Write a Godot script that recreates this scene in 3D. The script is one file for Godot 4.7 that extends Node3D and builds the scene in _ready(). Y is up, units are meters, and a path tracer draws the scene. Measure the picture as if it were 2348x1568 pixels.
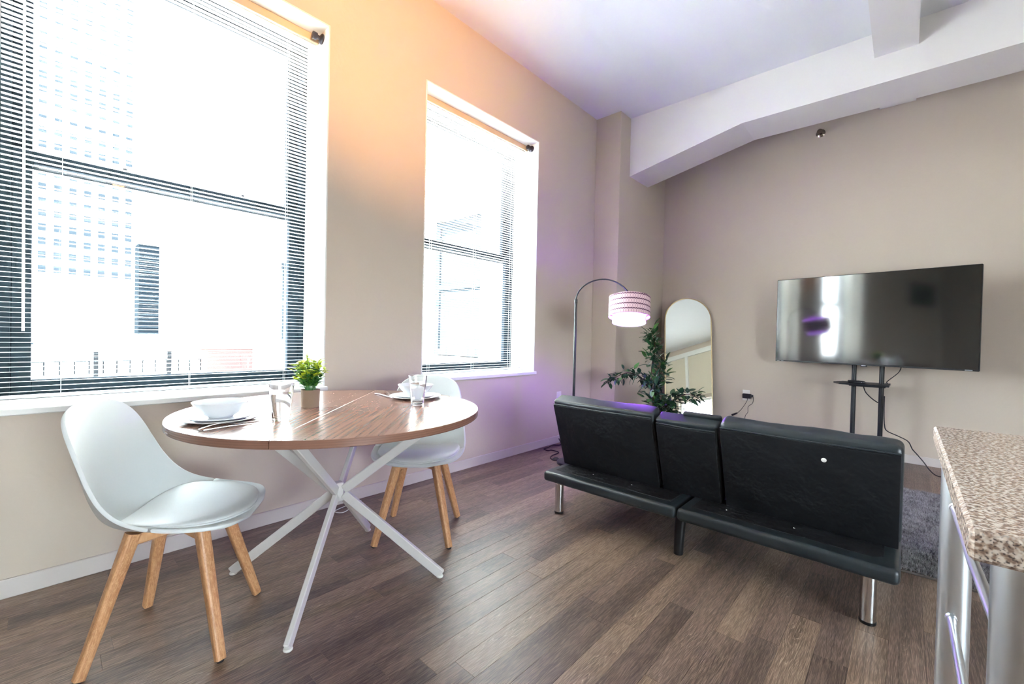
extends Node3D

# ---------------------------------------------------------------- room numbers (metres)
const ROOM_X := 6.6        # wall with the windows is x = 0
const BACK_Z := -5.4       # wall behind the television
const REAR_Z := 3.7
const TOP_Y := 3.53
const WALL_T := 0.42
const EXPOSE := 16.0
const BRICK_L := -3.5
const BRICK_R := -4.74
const SIDE_A := -1.2       # window in the far side wall
const SIDE_B := 1.3
const SIDE_LOW := 0.65
const SIDE_HIGH := 1.9

var taken := {}
var rng := RandomNumberGenerator.new()
var mats := {}

# ================================================================ mesh building
class Shape:
	var v := PackedVector3Array()
	var n := PackedVector3Array()
	var uv := PackedVector2Array()
	var ix := PackedInt32Array()
	var xf := Transform3D()

	func at(t: Transform3D) -> Shape:
		xf = t
		return self

	# flat quad, counter-clockwise seen from outside
	func quad(a: Vector3, b: Vector3, c: Vector3, d: Vector3, us := 1.0) -> void:
		a = xf * a; b = xf * b; c = xf * c; d = xf * d
		var nn := (b - a).cross(d - a)
		if nn.length() < 1e-12:
			nn = (c - b).cross(d - b)
		nn = nn.normalized()
		var s := v.size()
		var w := a.distance_to(b) * us
		var h := a.distance_to(d) * us
		for p in [a, b, c, d]:
			v.append(p); n.append(nn)
		uv.append(Vector2(0, 0)); uv.append(Vector2(w, 0)); uv.append(Vector2(w, h)); uv.append(Vector2(0, h))
		for k in [0, 1, 2, 0, 2, 3]:
			ix.append(s + k)

	func tri(a: Vector3, b: Vector3, c: Vector3) -> void:
		a = xf * a; b = xf * b; c = xf * c
		var nn := (b - a).cross(c - a).normalized()
		var s := v.size()
		for p in [a, b, c]:
			v.append(p); n.append(nn); uv.append(Vector2(p.x, p.z))
		for k in 3:
			ix.append(s + k)

	# smooth sheet of rows x cols points; (col, row) turning gives the outside by the right hand
	func sheet(rows: Array, uv_a := Vector2.ONE, flip := false) -> void:
		var nr := rows.size()
		var nc: int = rows[0].size()
		var s := v.size()
		var acc := PackedVector3Array()
		acc.resize(nr * nc)
		for r in nr:
			for c in nc:
				v.append(xf * (rows[r][c] as Vector3))
				uv.append(Vector2(float(c) / (nc - 1), float(r) / (nr - 1)) * uv_a)
		for r in nr - 1:
			for c in nc - 1:
				var a := r * nc + c
				var b := a + 1
				var d := a + nc
				var e := d + 1
				var t := [a, b, e, a, e, d] if not flip else [a, e, b, a, d, e]
				for k in [0, 3]:
					var p0 := v[s + t[k]]
					var fn := (v[s + t[k + 1]] - p0).cross(v[s + t[k + 2]] - p0)
					for j in 3:
						acc[t[k + j]] += fn
				for k in t:
					ix.append(s + k)
		# weld normals over seams that share a place
		var by := {}
		for k in nr * nc:
			var key := (v[s + k] * 20000.0).round()
			if by.has(key):
				by[key].append(k)
			else:
				by[key] = [k]
		for key in by:
			var sum := Vector3.ZERO
			for k in by[key]:
				sum += acc[k]
			for k in by[key]:
				acc[k] = sum
		for k in nr * nc:
			n.append(acc[k].normalized() if acc[k].length() > 1e-14 else Vector3.UP)

	# box with chamfered edges
	func box(c: Vector3, size: Vector3, ch := 0.0, b := Basis()) -> Shape:
		var h := size / 2.0
		var q := minf(ch, minf(h.x, minf(h.y, h.z)) * 0.95)
		var keep := xf
		xf = xf * Transform3D(b, c)
		for axis in 3:
			for sg in [-1.0, 1.0]:
				var a := (axis + 1) % 3
				var d := (axis + 2) % 3
				var p := []
				for st in [[-1, -1], [1, -1], [1, 1], [-1, 1]]:
					var w := Vector3.ZERO
					w[axis] = sg * h[axis]
					w[a] = st[0] * (h[a] - q)
					w[d] = st[1] * (h[d] - q)
					p.append(w)
				if sg > 0: quad(p[0], p[1], p[2], p[3])
				else: quad(p[3], p[2], p[1], p[0])
		if q > 0:
			for axis in 3:
				var a := (axis + 1) % 3
				var d := (axis + 2) % 3
				for sa in [-1.0, 1.0]:
					for sd in [-1.0, 1.0]:
						var p := []
						for e in [-1.0, 1.0]:
							var w1 := Vector3.ZERO
							w1[axis] = e * (h[axis] - q); w1[a] = sa * h[a]; w1[d] = sd * (h[d] - q)
							var w2 := Vector3.ZERO
							w2[axis] = e * (h[axis] - q); w2[a] = sa * (h[a] - q); w2[d] = sd * h[d]
							p.append(w1); p.append(w2)
						if sa * sd > 0: quad(p[0], p[1], p[3], p[2])
						else: quad(p[2], p[3], p[1], p[0])
			for sx in [-1.0, 1.0]:
				for sy in [-1.0, 1.0]:
					for sz in [-1.0, 1.0]:
						var a := Vector3(sx * h.x, sy * (h.y - q), sz * (h.z - q))
						var d := Vector3(sx * (h.x - q), sy * h.y, sz * (h.z - q))
						var e := Vector3(sx * (h.x - q), sy * (h.y - q), sz * h.z)
						if sx * sy * sz > 0: tri(a, d, e)
						else: tri(a, e, d)
		xf = keep
		return self

	func span(lo: Vector3, hi: Vector3, ch := 0.0) -> Shape:
		return box((lo + hi) / 2.0, hi - lo, ch)

	# turned profile round the y axis: points (radius, height) from the bottom outside upwards
	func lathe(profile: Array, seg := 32, us := Vector2.ONE, part := 1.0) -> Shape:
		var rows := []
		for p in profile:
			var row := []
			for k in seg + 1:
				var t := TAU * part * k / seg
				row.append(Vector3(p.x * cos(t), p.y, -p.x * sin(t)))
			rows.append(row)
		# sharp corners in the profile: break into runs
		var start := 0
		for k in range(1, profile.size()):
			var last := k == profile.size() - 1
			var sharp := false
			if not last:
				var d0: Vector2 = (profile[k] - profile[k - 1]).normalized()
				var d1: Vector2 = (profile[k + 1] - profile[k]).normalized()
				sharp = d0.dot(d1) < 0.72
			if last or sharp:
				sheet(rows.slice(start, k + 1), us)
				start = k
		return self

	# round or squarish tube along points
	func tube(path: Array, radii, seg := 10, caps := true, square := 0.0, twist := 0.0) -> Shape:
		var rows := []
		var up := Vector3.UP
		var m := path.size()
		var side := Vector3.ZERO
		for k in m:
			var d: Vector3 = ((path[mini(k + 1, m - 1)] as Vector3) - (path[maxi(k - 1, 0)] as Vector3)).normalized()
			if k == 0:
				side = up.cross(d)
				if side.length() < 0.05:
					side = Vector3.RIGHT
				side = (side - d * side.dot(d)).normalized()
			else:
				side = (side - d * side.dot(d)).normalized()
			var other := d.cross(side)
			var r = radii[k] if radii is Array else radii
			var row := []
			for j in seg + 1:
				var t := TAU * j / seg + twist
				var cx := cos(t)
				var cy := sin(t)
				var f := 1.0
				if square > 0.0:
					f = 1.0 / pow(pow(absf(cx), square) + pow(absf(cy), square), 1.0 / square)
				row.append((path[k] as Vector3) + (side * cx + other * cy) * (r * f))
			rows.append(row)
		sheet(rows, Vector2(1, 1))
		if caps:
			for e in [0, m - 1]:
				var c: Vector3 = path[e]
				for j in seg:
					if e == 0: tri(c, rows[e][j + 1], rows[e][j])
					else: tri(c, rows[e][j], rows[e][j + 1])
		return self

	# flat polygon in x-y pushed along z from 0 to depth; points counter-clockwise
	func prism(poly: PackedVector2Array, z0: float, z1: float) -> Shape:
		var t := Geometry2D.triangulate_polygon(poly)
		var area := 0.0
		for k in poly.size():
			var p := poly[k]
			var q := poly[(k + 1) % poly.size()]
			area += p.x * q.y - q.x * p.y
		var pts := poly.duplicate()
		if area < 0:
			pts.reverse()
			t = Geometry2D.triangulate_polygon(pts)
		for k in range(0, t.size(), 3):
			var a := pts[t[k]]
			var b := pts[t[k + 1]]
			var c := pts[t[k + 2]]
			if (b - a).cross(c - a) < 0:
				var w := b
				b = c
				c = w
			tri(Vector3(a.x, a.y, z1), Vector3(b.x, b.y, z1), Vector3(c.x, c.y, z1))
			tri(Vector3(a.x, a.y, z0), Vector3(c.x, c.y, z0), Vector3(b.x, b.y, z0))
		for k in pts.size():
			var a := pts[k]
			var b := pts[(k + 1) % pts.size()]
			quad(Vector3(a.x, a.y, z0), Vector3(b.x, b.y, z0), Vector3(b.x, b.y, z1), Vector3(a.x, a.y, z1))
		return self

	# cushion: box with round edges, bent by a function of the place
	func cushion(c: Vector3, size: Vector3, r: float, sub: Vector3i, bend = null) -> Shape:
		var h := size / 2.0
		r = minf(r, minf(h.x, minf(h.y, h.z)))
		var inner := h - Vector3.ONE * r
		for axis in 3:
			for sg in [-1.0, 1.0]:
				var a := (axis + 1) % 3
				var d := (axis + 2) % 3
				var rows := []
				var na: int = sub[a]
				var nd: int = sub[d]
				for j in nd + 1:
					var row := []
					for i in na + 1:
						var w := Vector3.ZERO
						w[axis] = sg * h[axis]
						w[a] = _sp(i, na, h[a], r)
						w[d] = _sp(j, nd, h[d], r)
						var core := Vector3(clampf(w.x, -inner.x, inner.x), clampf(w.y, -inner.y, inner.y), clampf(w.z, -inner.z, inner.z))
						var off := w - core
						var p := core + off.normalized() * r if off.length() > 1e-9 else w
						row.append(p)
					if bend != null:
						row = row.map(bend)
					rows.append(row.map(func(q): return c + q))
				sheet(rows, Vector2(size[a], size[d]), sg < 0)
		return self

	func _sp(i: int, m: int, h: float, r: float) -> float:
		# more points near the ends, where the edge is round
		var e := 3
		if m < 8:
			return -h + 2.0 * h * i / m
		if i <= e: return -h + r * i / e
		if i >= m - e: return h - r * (m - i) / e
		return lerpf(-h + r, h - r, float(i - e) / (m - 2 * e))

	func mesh() -> ArrayMesh:
		var a := []
		a.resize(Mesh.ARRAY_MAX)
		var j := PackedInt32Array()
		j.resize(ix.size())
		for k in range(0, ix.size(), 3):
			j[k] = ix[k]; j[k + 1] = ix[k + 2]; j[k + 2] = ix[k + 1]
		a[Mesh.ARRAY_VERTEX] = v
		a[Mesh.ARRAY_NORMAL] = n
		a[Mesh.ARRAY_TEX_UV] = uv
		a[Mesh.ARRAY_INDEX] = j
		var m := ArrayMesh.new()
		m.add_surface_from_arrays(Mesh.PRIMITIVE_TRIANGLES, a)
		return m


func shape(t := Transform3D()) -> Shape:
	var s := Shape.new()
	s.xf = t
	return s

# ================================================================ objects
func numbered(called: String) -> String:
	if not taken.has(called):
		taken[called] = 0
		return called
	taken[called] += 1
	return "%s_%03d" % [called, taken[called]]

func tag(o: Node, label: String, category: String, group := "") -> void:
	if label: o.set_meta("label", label)
	if category: o.set_meta("category", category)
	if group: o.set_meta("group", group)

func thing(called: String, label: String, category: String, at := Vector3.ZERO, turn := 0.0, group := "") -> Node3D:
	var o := Node3D.new()
	o.name = numbered(called)
	add_child(o)
	o.position = at
	o.rotation.y = turn
	tag(o, label, category, group)
	return o

func part(called: String, what, m: Material, parent: Node, at := Transform3D()) -> MeshInstance3D:
	var o := MeshInstance3D.new()
	o.name = called
	o.mesh = what if what is Mesh else (what as Shape).mesh()
	o.material_override = m
	o.transform = at
	parent.add_child(o, true)
	return o

func group_part(called: String, parent: Node, at := Transform3D()) -> Node3D:
	var o := Node3D.new()
	o.name = called
	o.transform = at
	parent.add_child(o, true)
	return o

func struct(called: String, label := "", category := "") -> Node3D:
	var o := Node3D.new()
	o.name = numbered(called)
	add_child(o)
	o.set_meta("kind", "structure")
	tag(o, label, category)
	return o

func struct_mesh(called: String, what, m: Material, label := "", category := "") -> MeshInstance3D:
	var o := part(numbered(called), what, m, self)
	o.set_meta("kind", "structure")
	tag(o, label, category)
	return o

func solo(called: String, what, m: Material, label: String, category: String, group := "", at := Transform3D()) -> MeshInstance3D:
	var o := part(numbered(called), what, m, self, at)
	tag(o, label, category, group)
	return o

# ================================================================ materials
func rgb(r: int, g: int, b: int) -> Color:
	return Color(r / 255.0, g / 255.0, b / 255.0)

func mat(name_: String, c: Color, rough := 0.6, metal := 0.0, spec := 0.5) -> StandardMaterial3D:
	var m := StandardMaterial3D.new()
	m.resource_name = name_
	m.albedo_color = c
	m.roughness = rough
	m.metallic = metal
	m.metallic_specular = spec
	mats[name_] = m
	return m

func noise(seed_: int, freq: float, kind := FastNoiseLite.TYPE_SIMPLEX_SMOOTH, oct := 4) -> FastNoiseLite:
	var f := FastNoiseLite.new()
	f.seed = seed_
	f.frequency = freq
	f.noise_type = kind
	f.fractal_octaves = oct
	return f

func grey(seed_: int, freq: float, w: int, h: int, oct := 4) -> Image:
	return noise(seed_, freq, FastNoiseLite.TYPE_SIMPLEX_SMOOTH, oct).get_seamless_image(w, h)

func tex(im: Image) -> ImageTexture:
	return ImageTexture.create_from_image(im)

func relief(m: StandardMaterial3D, im: Image, depth: float, scale: float) -> void:
	m.heightmap_enabled = true
	m.heightmap_texture = tex(im)
	m.heightmap_scale = depth
	m.uv1_triplanar = true
	m.uv1_world_triplanar = true
	m.uv1_scale = Vector3.ONE * scale

# limed oak: grain runs along v
func oak_image(seed_: int, w: int, h: int, base: Color, light: Color, dark: Color, pore := 1.0) -> Image:
	var im := Image.create(w, h, false, Image.FORMAT_RGB8)
	var warp := noise(seed_, 1.0, FastNoiseLite.TYPE_SIMPLEX_SMOOTH, 2)
	var fine := noise(seed_ + 7, 1.0, FastNoiseLite.TYPE_SIMPLEX, 2)
	var tone := noise(seed_ + 13, 1.0, FastNoiseLite.TYPE_SIMPLEX_SMOOTH, 2)
	for y in h:
		var fy := float(y) / h
		for x in w:
			var fx := float(x) / w
			# cathedral rings: distance from a wandering heart line, stretched along the board
			var heart := 0.5 + 0.35 * warp.get_noise_2d(seed_ * 3.1, fy * 3.0)
			var q := (fx - heart) * 4.0
			var ring := sqrt(q * q + 0.06) * 9.0 + 6.0 * warp.get_noise_2d(fx * 3.0, fy * 2.6) + fy * 7.0
			var s := fposmod(ring, 1.0)
			var line := smoothstep(0.62, 0.9, s) * (1.0 - smoothstep(0.94, 1.0, s))
			var pores := fine.get_noise_2d(fx * 150.0, fy * 14.0)
			var streak := fine.get_noise_2d(fx * 48.0 + 40.0, fy * 2.6)
			var t := tone.get_noise_2d(fx * 2.5, fy * 1.8)
			var c := base.lerp(dark, clampf(0.35 + 0.9 * streak + 0.7 * t, 0.0, 1.0))
			c = c.lerp(light, clampf(line * (0.45 + 0.75 * pores) * clampf(0.6 + 1.6 * t, 0.0, 1.0), 0.0, 0.8))
			c = c.lerp(light, clampf((pores - 0.28) * 1.5, 0.0, 0.55) * pore)
			c = c.lerp(dark, clampf((-pores - 0.3) * 1.8, 0.0, 0.7) * pore)
			im.set_pixel(x, y, c)
	return im

# floor print: one board wide, nested arches of grain with pale filler in the pores
func board_image(seed_: int, w: int, h: int, base: Color, light: Color, dark: Color) -> Image:
	var im := Image.create(w, h, false, Image.FORMAT_RGB8)
	var warp := noise(seed_, 1.0, FastNoiseLite.TYPE_SIMPLEX_SMOOTH, 3)
	var fine := noise(seed_ + 7, 1.0, FastNoiseLite.TYPE_SIMPLEX, 2)
	for y in h:
		var fy := float(y) / h
		var heart := 0.5 + 0.45 * warp.get_noise_2d(seed_ * 3.1, fy * 2.2)
		var steep := 8.0 + 7.0 * warp.get_noise_2d(seed_ * 1.7, fy * 1.5 + 9.0)
		for x in w:
			var fx := float(x) / w
			var q := fx - heart
			var ring := steep * q * q * 2.2 + 14.0 * fy + 2.6 * warp.get_noise_2d(fx * 1.6 + 3.0, fy * 5.0) + 1.2 * absf(q) * 6.0
			var s := fposmod(ring, 1.0)
			var pores := fine.get_noise_2d(fx * 42.0, fy * 26.0)
			var streak := fine.get_noise_2d(fx * 9.0 + 40.0, fy * 2.0)
			var patch := warp.get_noise_2d(fx * 0.8 + 20.0, fy * 3.0)
			var figure := clampf(0.25 + 1.7 * warp.get_noise_2d(fx * 0.5 + 50.0, fy * 2.4), 0.0, 1.0)
			var late := smoothstep(0.35, 0.85, s) * (1.0 - smoothstep(0.86, 1.0, s))
			var c := base.lerp(dark, clampf(0.22 + 0.55 * streak + 0.75 * patch, 0.0, 1.0))
			c = c.lerp(dark, late * 0.55 * figure)
			c = c.lerp(light, clampf((1.0 - smoothstep(0.0, 0.22, s)) * figure * (0.55 + pores), 0.0, 0.85))
			c = c.lerp(light, clampf((pores - 0.18) * 1.3, 0.0, 0.5))
			c = c.lerp(dark, clampf((-pores - 0.22) * 1.5, 0.0, 0.6))
			im.set_pixel(x, y, c)
	return im

func make_materials() -> void:
	var plaster := grey(11, 0.06, 256, 256, 5)
	var m := mat("greige_wall_paint", rgb(200, 188, 173), 0.75, 0.0, 0.4)
	relief(m, plaster, 0.04, 1.7)
	m = mat("white_ceiling_paint", rgb(232, 234, 236), 0.85, 0.0, 0.3)
	relief(m, plaster, 0.04, 1.3)
	m = mat("white_beam_paint", rgb(228, 226, 223), 0.8, 0.0, 0.35)
	relief(m, plaster, 0.04, 1.3)
	mat("white_trim_paint", rgb(226, 227, 222), 0.45)
	mat("baseboard_paint", rgb(205, 198, 192), 0.5)
	mat("tan_header_board", rgb(205, 182, 150), 0.6)
	mat("dark_sash_metal", rgb(32, 40, 46), 0.7, 0.0, 0.1)
	mat("blind_white", rgb(232, 238, 238), 0.5)
	mat("cord_white", rgb(226, 230, 228), 0.7)
	mat("bracket_dark", rgb(52, 50, 58), 0.4, 0.3)
	var g := mat("window_glass", Color(0.12, 0.14, 0.14, 0.01), 0.0)
	g.transparency = BaseMaterial3D.TRANSPARENCY_ALPHA
	mat("subfloor", rgb(70, 58, 52), 0.9)
	# floor boards: three printed tones
	var tones := [
		[rgb(126, 104, 91), rgb(186, 164, 144), rgb(78, 62, 54)],
		[rgb(112, 92, 82), rgb(172, 151, 133), rgb(68, 54, 48)],
		[rgb(142, 119, 101), rgb(198, 176, 152), rgb(94, 75, 63)],
	]
	for k in 3:
		var im := board_image(21 + k * 5, 192, 1536, tones[k][0], tones[k][1], tones[k][2])
		var f := mat("floor_board_%d" % k, Color.WHITE, 0.36, 0.0, 0.5)
		f.albedo_texture = tex(im)
		f.heightmap_enabled = true
		f.heightmap_texture = f.albedo_texture
		f.heightmap_scale = 0.05
	# table walnut
	var wal := oak_image(77, 512, 1024, rgb(142, 104, 87), rgb(158, 119, 101), rgb(120, 86, 72), 0.25)
	m = mat("walnut_top", Color.WHITE, 0.24, 0.0, 0.5)
	m.albedo_texture = tex(wal)
	m = mat("walnut_edge", rgb(126, 82, 68), 0.4)
	m.albedo_texture = tex(wal)
	m = mat("beech_leg", Color.WHITE, 0.4)
	var bee := oak_image(91, 64, 512, rgb(208, 158, 112), rgb(222, 178, 134), rgb(180, 126, 84))
	m.albedo_texture = tex(bee)
	m = mat("white_shell", rgb(208, 212, 211), 0.38)
	m = mat("white_seat_pad", rgb(208, 211, 211), 0.48)
	relief(m, grey(31, 0.2, 256, 256, 3), 0.015, 6.0)
	mat("white_table_metal", rgb(214, 211, 208), 0.35)
	mat("foot_rubber", rgb(40, 38, 38), 0.7)
	mat("glazed_china", rgb(232, 235, 238), 0.16)
	m = mat("drinking_glass", Color(1, 1, 1, 0.02), 0.0)
	m.refraction_enabled = true
	m.refraction_scale = 0.05
	m.transparency = BaseMaterial3D.TRANSPARENCY_ALPHA
	m = mat("water", Color(1, 1, 1, 0.0), 0.0)
	m.refraction_enabled = true
	m.refraction_scale = 0.033
	m.transparency = BaseMaterial3D.TRANSPARENCY_ALPHA
	mat("cutlery_steel", rgb(205, 203, 205), 0.18, 1.0)
	m = mat("kraft_pot", rgb(142, 120, 100), 0.85)
	relief(m, grey(41, 0.15, 128, 128, 3), 0.05, 14.0)
	mat("pot_soil", rgb(48, 40, 30), 0.95)
	m = mat("leaf_green", rgb(104, 168, 62), 0.5)
	m.backlight = Color(0.35, 0.5, 0.12)
	m = mat("leaf_lime", rgb(200, 216, 52), 0.5)
	m.backlight = Color(0.5, 0.55, 0.1)
	m = mat("leaf_deep", rgb(62, 122, 62), 0.5)
	m = mat("ficus_leaf", rgb(34, 74, 40), 0.38)
	m.backlight = Color(0.08, 0.16, 0.05)
	m = mat("ficus_leaf_light", rgb(60, 104, 44), 0.38)
	m.backlight = Color(0.12, 0.22, 0.05)
	mat("ficus_bark", rgb(92, 74, 56), 0.85)
	mat("planter_black", rgb(36, 36, 38), 0.5)
	# sofa
	m = mat("black_leatherette", rgb(30, 38, 42), 0.38, 0.0, 0.55)
	relief(m, grey(51, 0.35, 256, 256, 3), 0.03, 7.0)
	m = mat("black_lining_cloth", rgb(16, 19, 23), 0.6, 0.0, 0.4)
	relief(m, grey(52, 0.03, 256, 256, 4), 0.5, 1.6)
	mat("chrome", rgb(214, 212, 210), 0.12, 1.0)
	mat("black_plastic", rgb(20, 21, 23), 0.4)
	mat("black_metal", rgb(24, 28, 32), 0.38)
	mat("cable_black", rgb(26, 24, 26), 0.6)
	m = mat("tv_screen", rgb(14, 19, 20), 0.07, 0.0, 0.72)
	m.clearcoat_enabled = true
	m.clearcoat = 1.0
	m.clearcoat_roughness = 0.08
	mat("badge_grey", rgb(200, 204, 206), 0.4)
	mat("mirror_glass", rgb(232, 238, 236), 0.01, 1.0)
	mat("mirror_frame", rgb(196, 178, 140), 0.3, 0.8)
	mat("white_plastic", rgb(226, 224, 218), 0.4)
	mat("brushed_steel", rgb(214, 220, 224), 0.34, 1.0)
	mat("sprinkler_chrome", rgb(150, 140, 130), 0.25, 1.0)
	# granite
	var gi := Image.create(512, 512, false, Image.FORMAT_RGB8)
	var n1 := noise(61, 0.045, FastNoiseLite.TYPE_SIMPLEX, 3)
	var n2 := noise(62, 0.09, FastNoiseLite.TYPE_SIMPLEX, 2)
	var n3 := noise(63, 0.16, FastNoiseLite.TYPE_SIMPLEX, 2)
	for y in 512:
		for x in 512:
			var a := n1.get_noise_2d(x, y)
			var b := n2.get_noise_2d(x, y)
			var c := n3.get_noise_2d(x, y)
			var col := rgb(218, 203, 188).lerp(rgb(190, 166, 146), clampf(a * 1.6 + 0.4, 0.0, 1.0))
			col = col.lerp(rgb(140, 116, 102), clampf((b - 0.16) * 3.2, 0.0, 0.85))
			col = col.lerp(rgb(84, 74, 70), clampf((c - 0.38) * 4.5, 0.0, 0.9))
			col = col.lerp(rgb(234, 225, 214), clampf((-b - 0.22) * 3.5, 0.0, 0.9))
			gi.set_pixel(x, y, col)
	m = mat("speckled_granite", Color.WHITE, 0.2)
	m.albedo_texture = tex(gi)
	m.uv1_triplanar = true
	m.uv1_world_triplanar = true
	m.uv1_scale = Vector3.ONE * 2.6
	m = mat("shelf_wood", rgb(150, 116, 92), 0.5)
	# rug
	mat("rug_backing", rgb(92, 84, 78), 0.95)
	m = mat("rug_yarn", Color.WHITE, 0.95, 0.0, 0.2)
	m.vertex_color_use_as_albedo = true
	# lamp
	var sh := Image.create(512, 128, false, Image.FORMAT_RGB8)
	for y in 128:
		for x in 512:
			# four bands of petals with a dark zigzag between
			var fy := y / 32.0
			var band := int(fy)
			var ly := fy - band
			var lx := fposmod(x / 16.0 + (0.5 if band % 2 else 0.0), 1.0)
			var edge := 0.10 + 0.16 * absf(lx - 0.5) * 2.0
			var gap := clampf(1.6 - absf(ly - edge) / 0.09, 0.0, 1.0)
			var rib := clampf(1.0 - absf(lx - 0.5) / 0.12, 0.0, 1.0) * 0.6 * clampf(ly * 2.0, 0.0, 1.0)
			var c := rgb(226, 194, 202).lerp(rgb(84, 44, 70), maxf(gap, rib))
			sh.set_pixel(x, y, c)
	m = mat("woven_shade", Color.WHITE, 0.8)
	m.albedo_texture = tex(sh)
	m.backlight = Color(0.7, 0.7, 0.7)
	m = mat("lit_inner_shade", rgb(240, 236, 245), 0.8)
	m.emission_enabled = true
	m.emission = Color(0.86, 0.80, 1.0)
	m.emission_energy_multiplier = 0.42 / EXPOSE
	m = mat("lit_diffuser", rgb(245, 243, 250), 0.8)
	m.emission_enabled = true
	m.emission = Color(0.93, 0.90, 1.0)
	m.backlight = Color(0.9, 0.9, 0.9)
	m.emission_energy_multiplier = 0.95 / EXPOSE
	m = mat("lit_bulb", rgb(255, 240, 220), 0.5)
	m.emission_enabled = true
	m.emission = Color(1.0, 0.72, 0.42)
	m.emission_energy_multiplier = 16.0 / EXPOSE
	# outside
	mat("white_tower_stone", rgb(210, 212, 212), 0.9)
	mat("tower_window_glass", rgb(35, 41, 45), 0.9, 0.0, 0.0)
	mat("dark_tower_glass", rgb(18, 24, 28), 0.9, 0.0, 0.0)
	mat("dark_tower_band", rgb(36, 42, 46), 0.9, 0.0, 0.0)
	mat("pale_roof", rgb(205, 208, 208), 0.95)
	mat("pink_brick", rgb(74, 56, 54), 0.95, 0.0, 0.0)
	mat("terrace_paving", rgb(228, 230, 230), 0.95)
	mat("asphalt", rgb(112, 112, 114), 0.95)
	mat("railing_metal", rgb(19, 21, 23), 0.9, 0.0, 0.0)
	mat("wing_stone", rgb(206, 202, 192), 0.9)
	mat("partition_panel", rgb(206, 198, 178), 0.5)
	mat("grille_dark", rgb(58, 64, 66), 0.6)

func mm(n: String) -> StandardMaterial3D:
	return mats[n]

# ================================================================ scene
func _ready() -> void:
	rng.seed = 4711
	set_camera_and_light()
	make_materials()
	build_shell()
	build_floor()
	build_window(1, 0.118, -1.192)
	build_window(2, -1.903, -3.213)
	build_outside()
	build_rear_room()
	build_sofa()
	build_table()
	build_chairs()
	build_table_setting()
	build_counter()
	build_television()
	build_mirror()
	build_arc_lamp()
	build_corner_plant()
	build_rug()
	build_small_things()
	build_track_lamp()

func set_camera_and_light() -> void:
	var cam := Camera3D.new()
	cam.name = "camera"
	add_child(cam)
	cam.position = Vector3(2.624, 1.083, 0.0)
	cam.rotation_order = EULER_ORDER_YXZ
	cam.rotation_degrees = Vector3(-0.748, 42.247, 1.2506)
	cam.fov = rad_to_deg(2.0 * atan(784.0 / 993.2))
	cam.near = 0.02
	cam.far = 1200.0
	cam.current = true

	# the sun stands beyond the end of the building, so it reaches the terrace but not the windows
	var sun := DirectionalLight3D.new()
	sun.name = "sun"
	sun.light_color = Color(1.0, 0.98, 0.95)
	sun.light_energy = 46.0 / EXPOSE
	sun.light_angular_distance = 0.6
	sun.shadow_enabled = true
	add_child(sun)
	sun.look_at_from_position(Vector3(0.06, 0.74, 0.67) * 50.0, Vector3.ZERO, Vector3.UP)

	var sky_m := ProceduralSkyMaterial.new()
	sky_m.sky_top_color = Color(0.86, 0.94, 1.0)
	sky_m.sky_horizon_color = Color(0.94, 0.98, 1.0)
	sky_m.ground_horizon_color = Color(0.80, 0.83, 0.84)
	sky_m.ground_bottom_color = Color(0.62, 0.64, 0.65)
	sky_m.sky_energy_multiplier = 1.0
	sky_m.ground_energy_multiplier = 1.0
	sky_m.sun_angle_max = 1.0
	var sky := Sky.new()
	sky.sky_material = sky_m
	var env := Environment.new()
	env.background_mode = Environment.BG_SKY
	env.sky = sky
	env.background_energy_multiplier = 42.0 / EXPOSE
	env.tonemap_mode = Environment.TONE_MAPPER_LINEAR
	env.tonemap_exposure = EXPOSE * 1.1
	env.sdfgi_enabled = true
	env.ssao_enabled = true
	env.ssil_enabled = true
	var we := WorldEnvironment.new()
	we.name = "world_environment"
	we.environment = env
	add_child(we)

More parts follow.
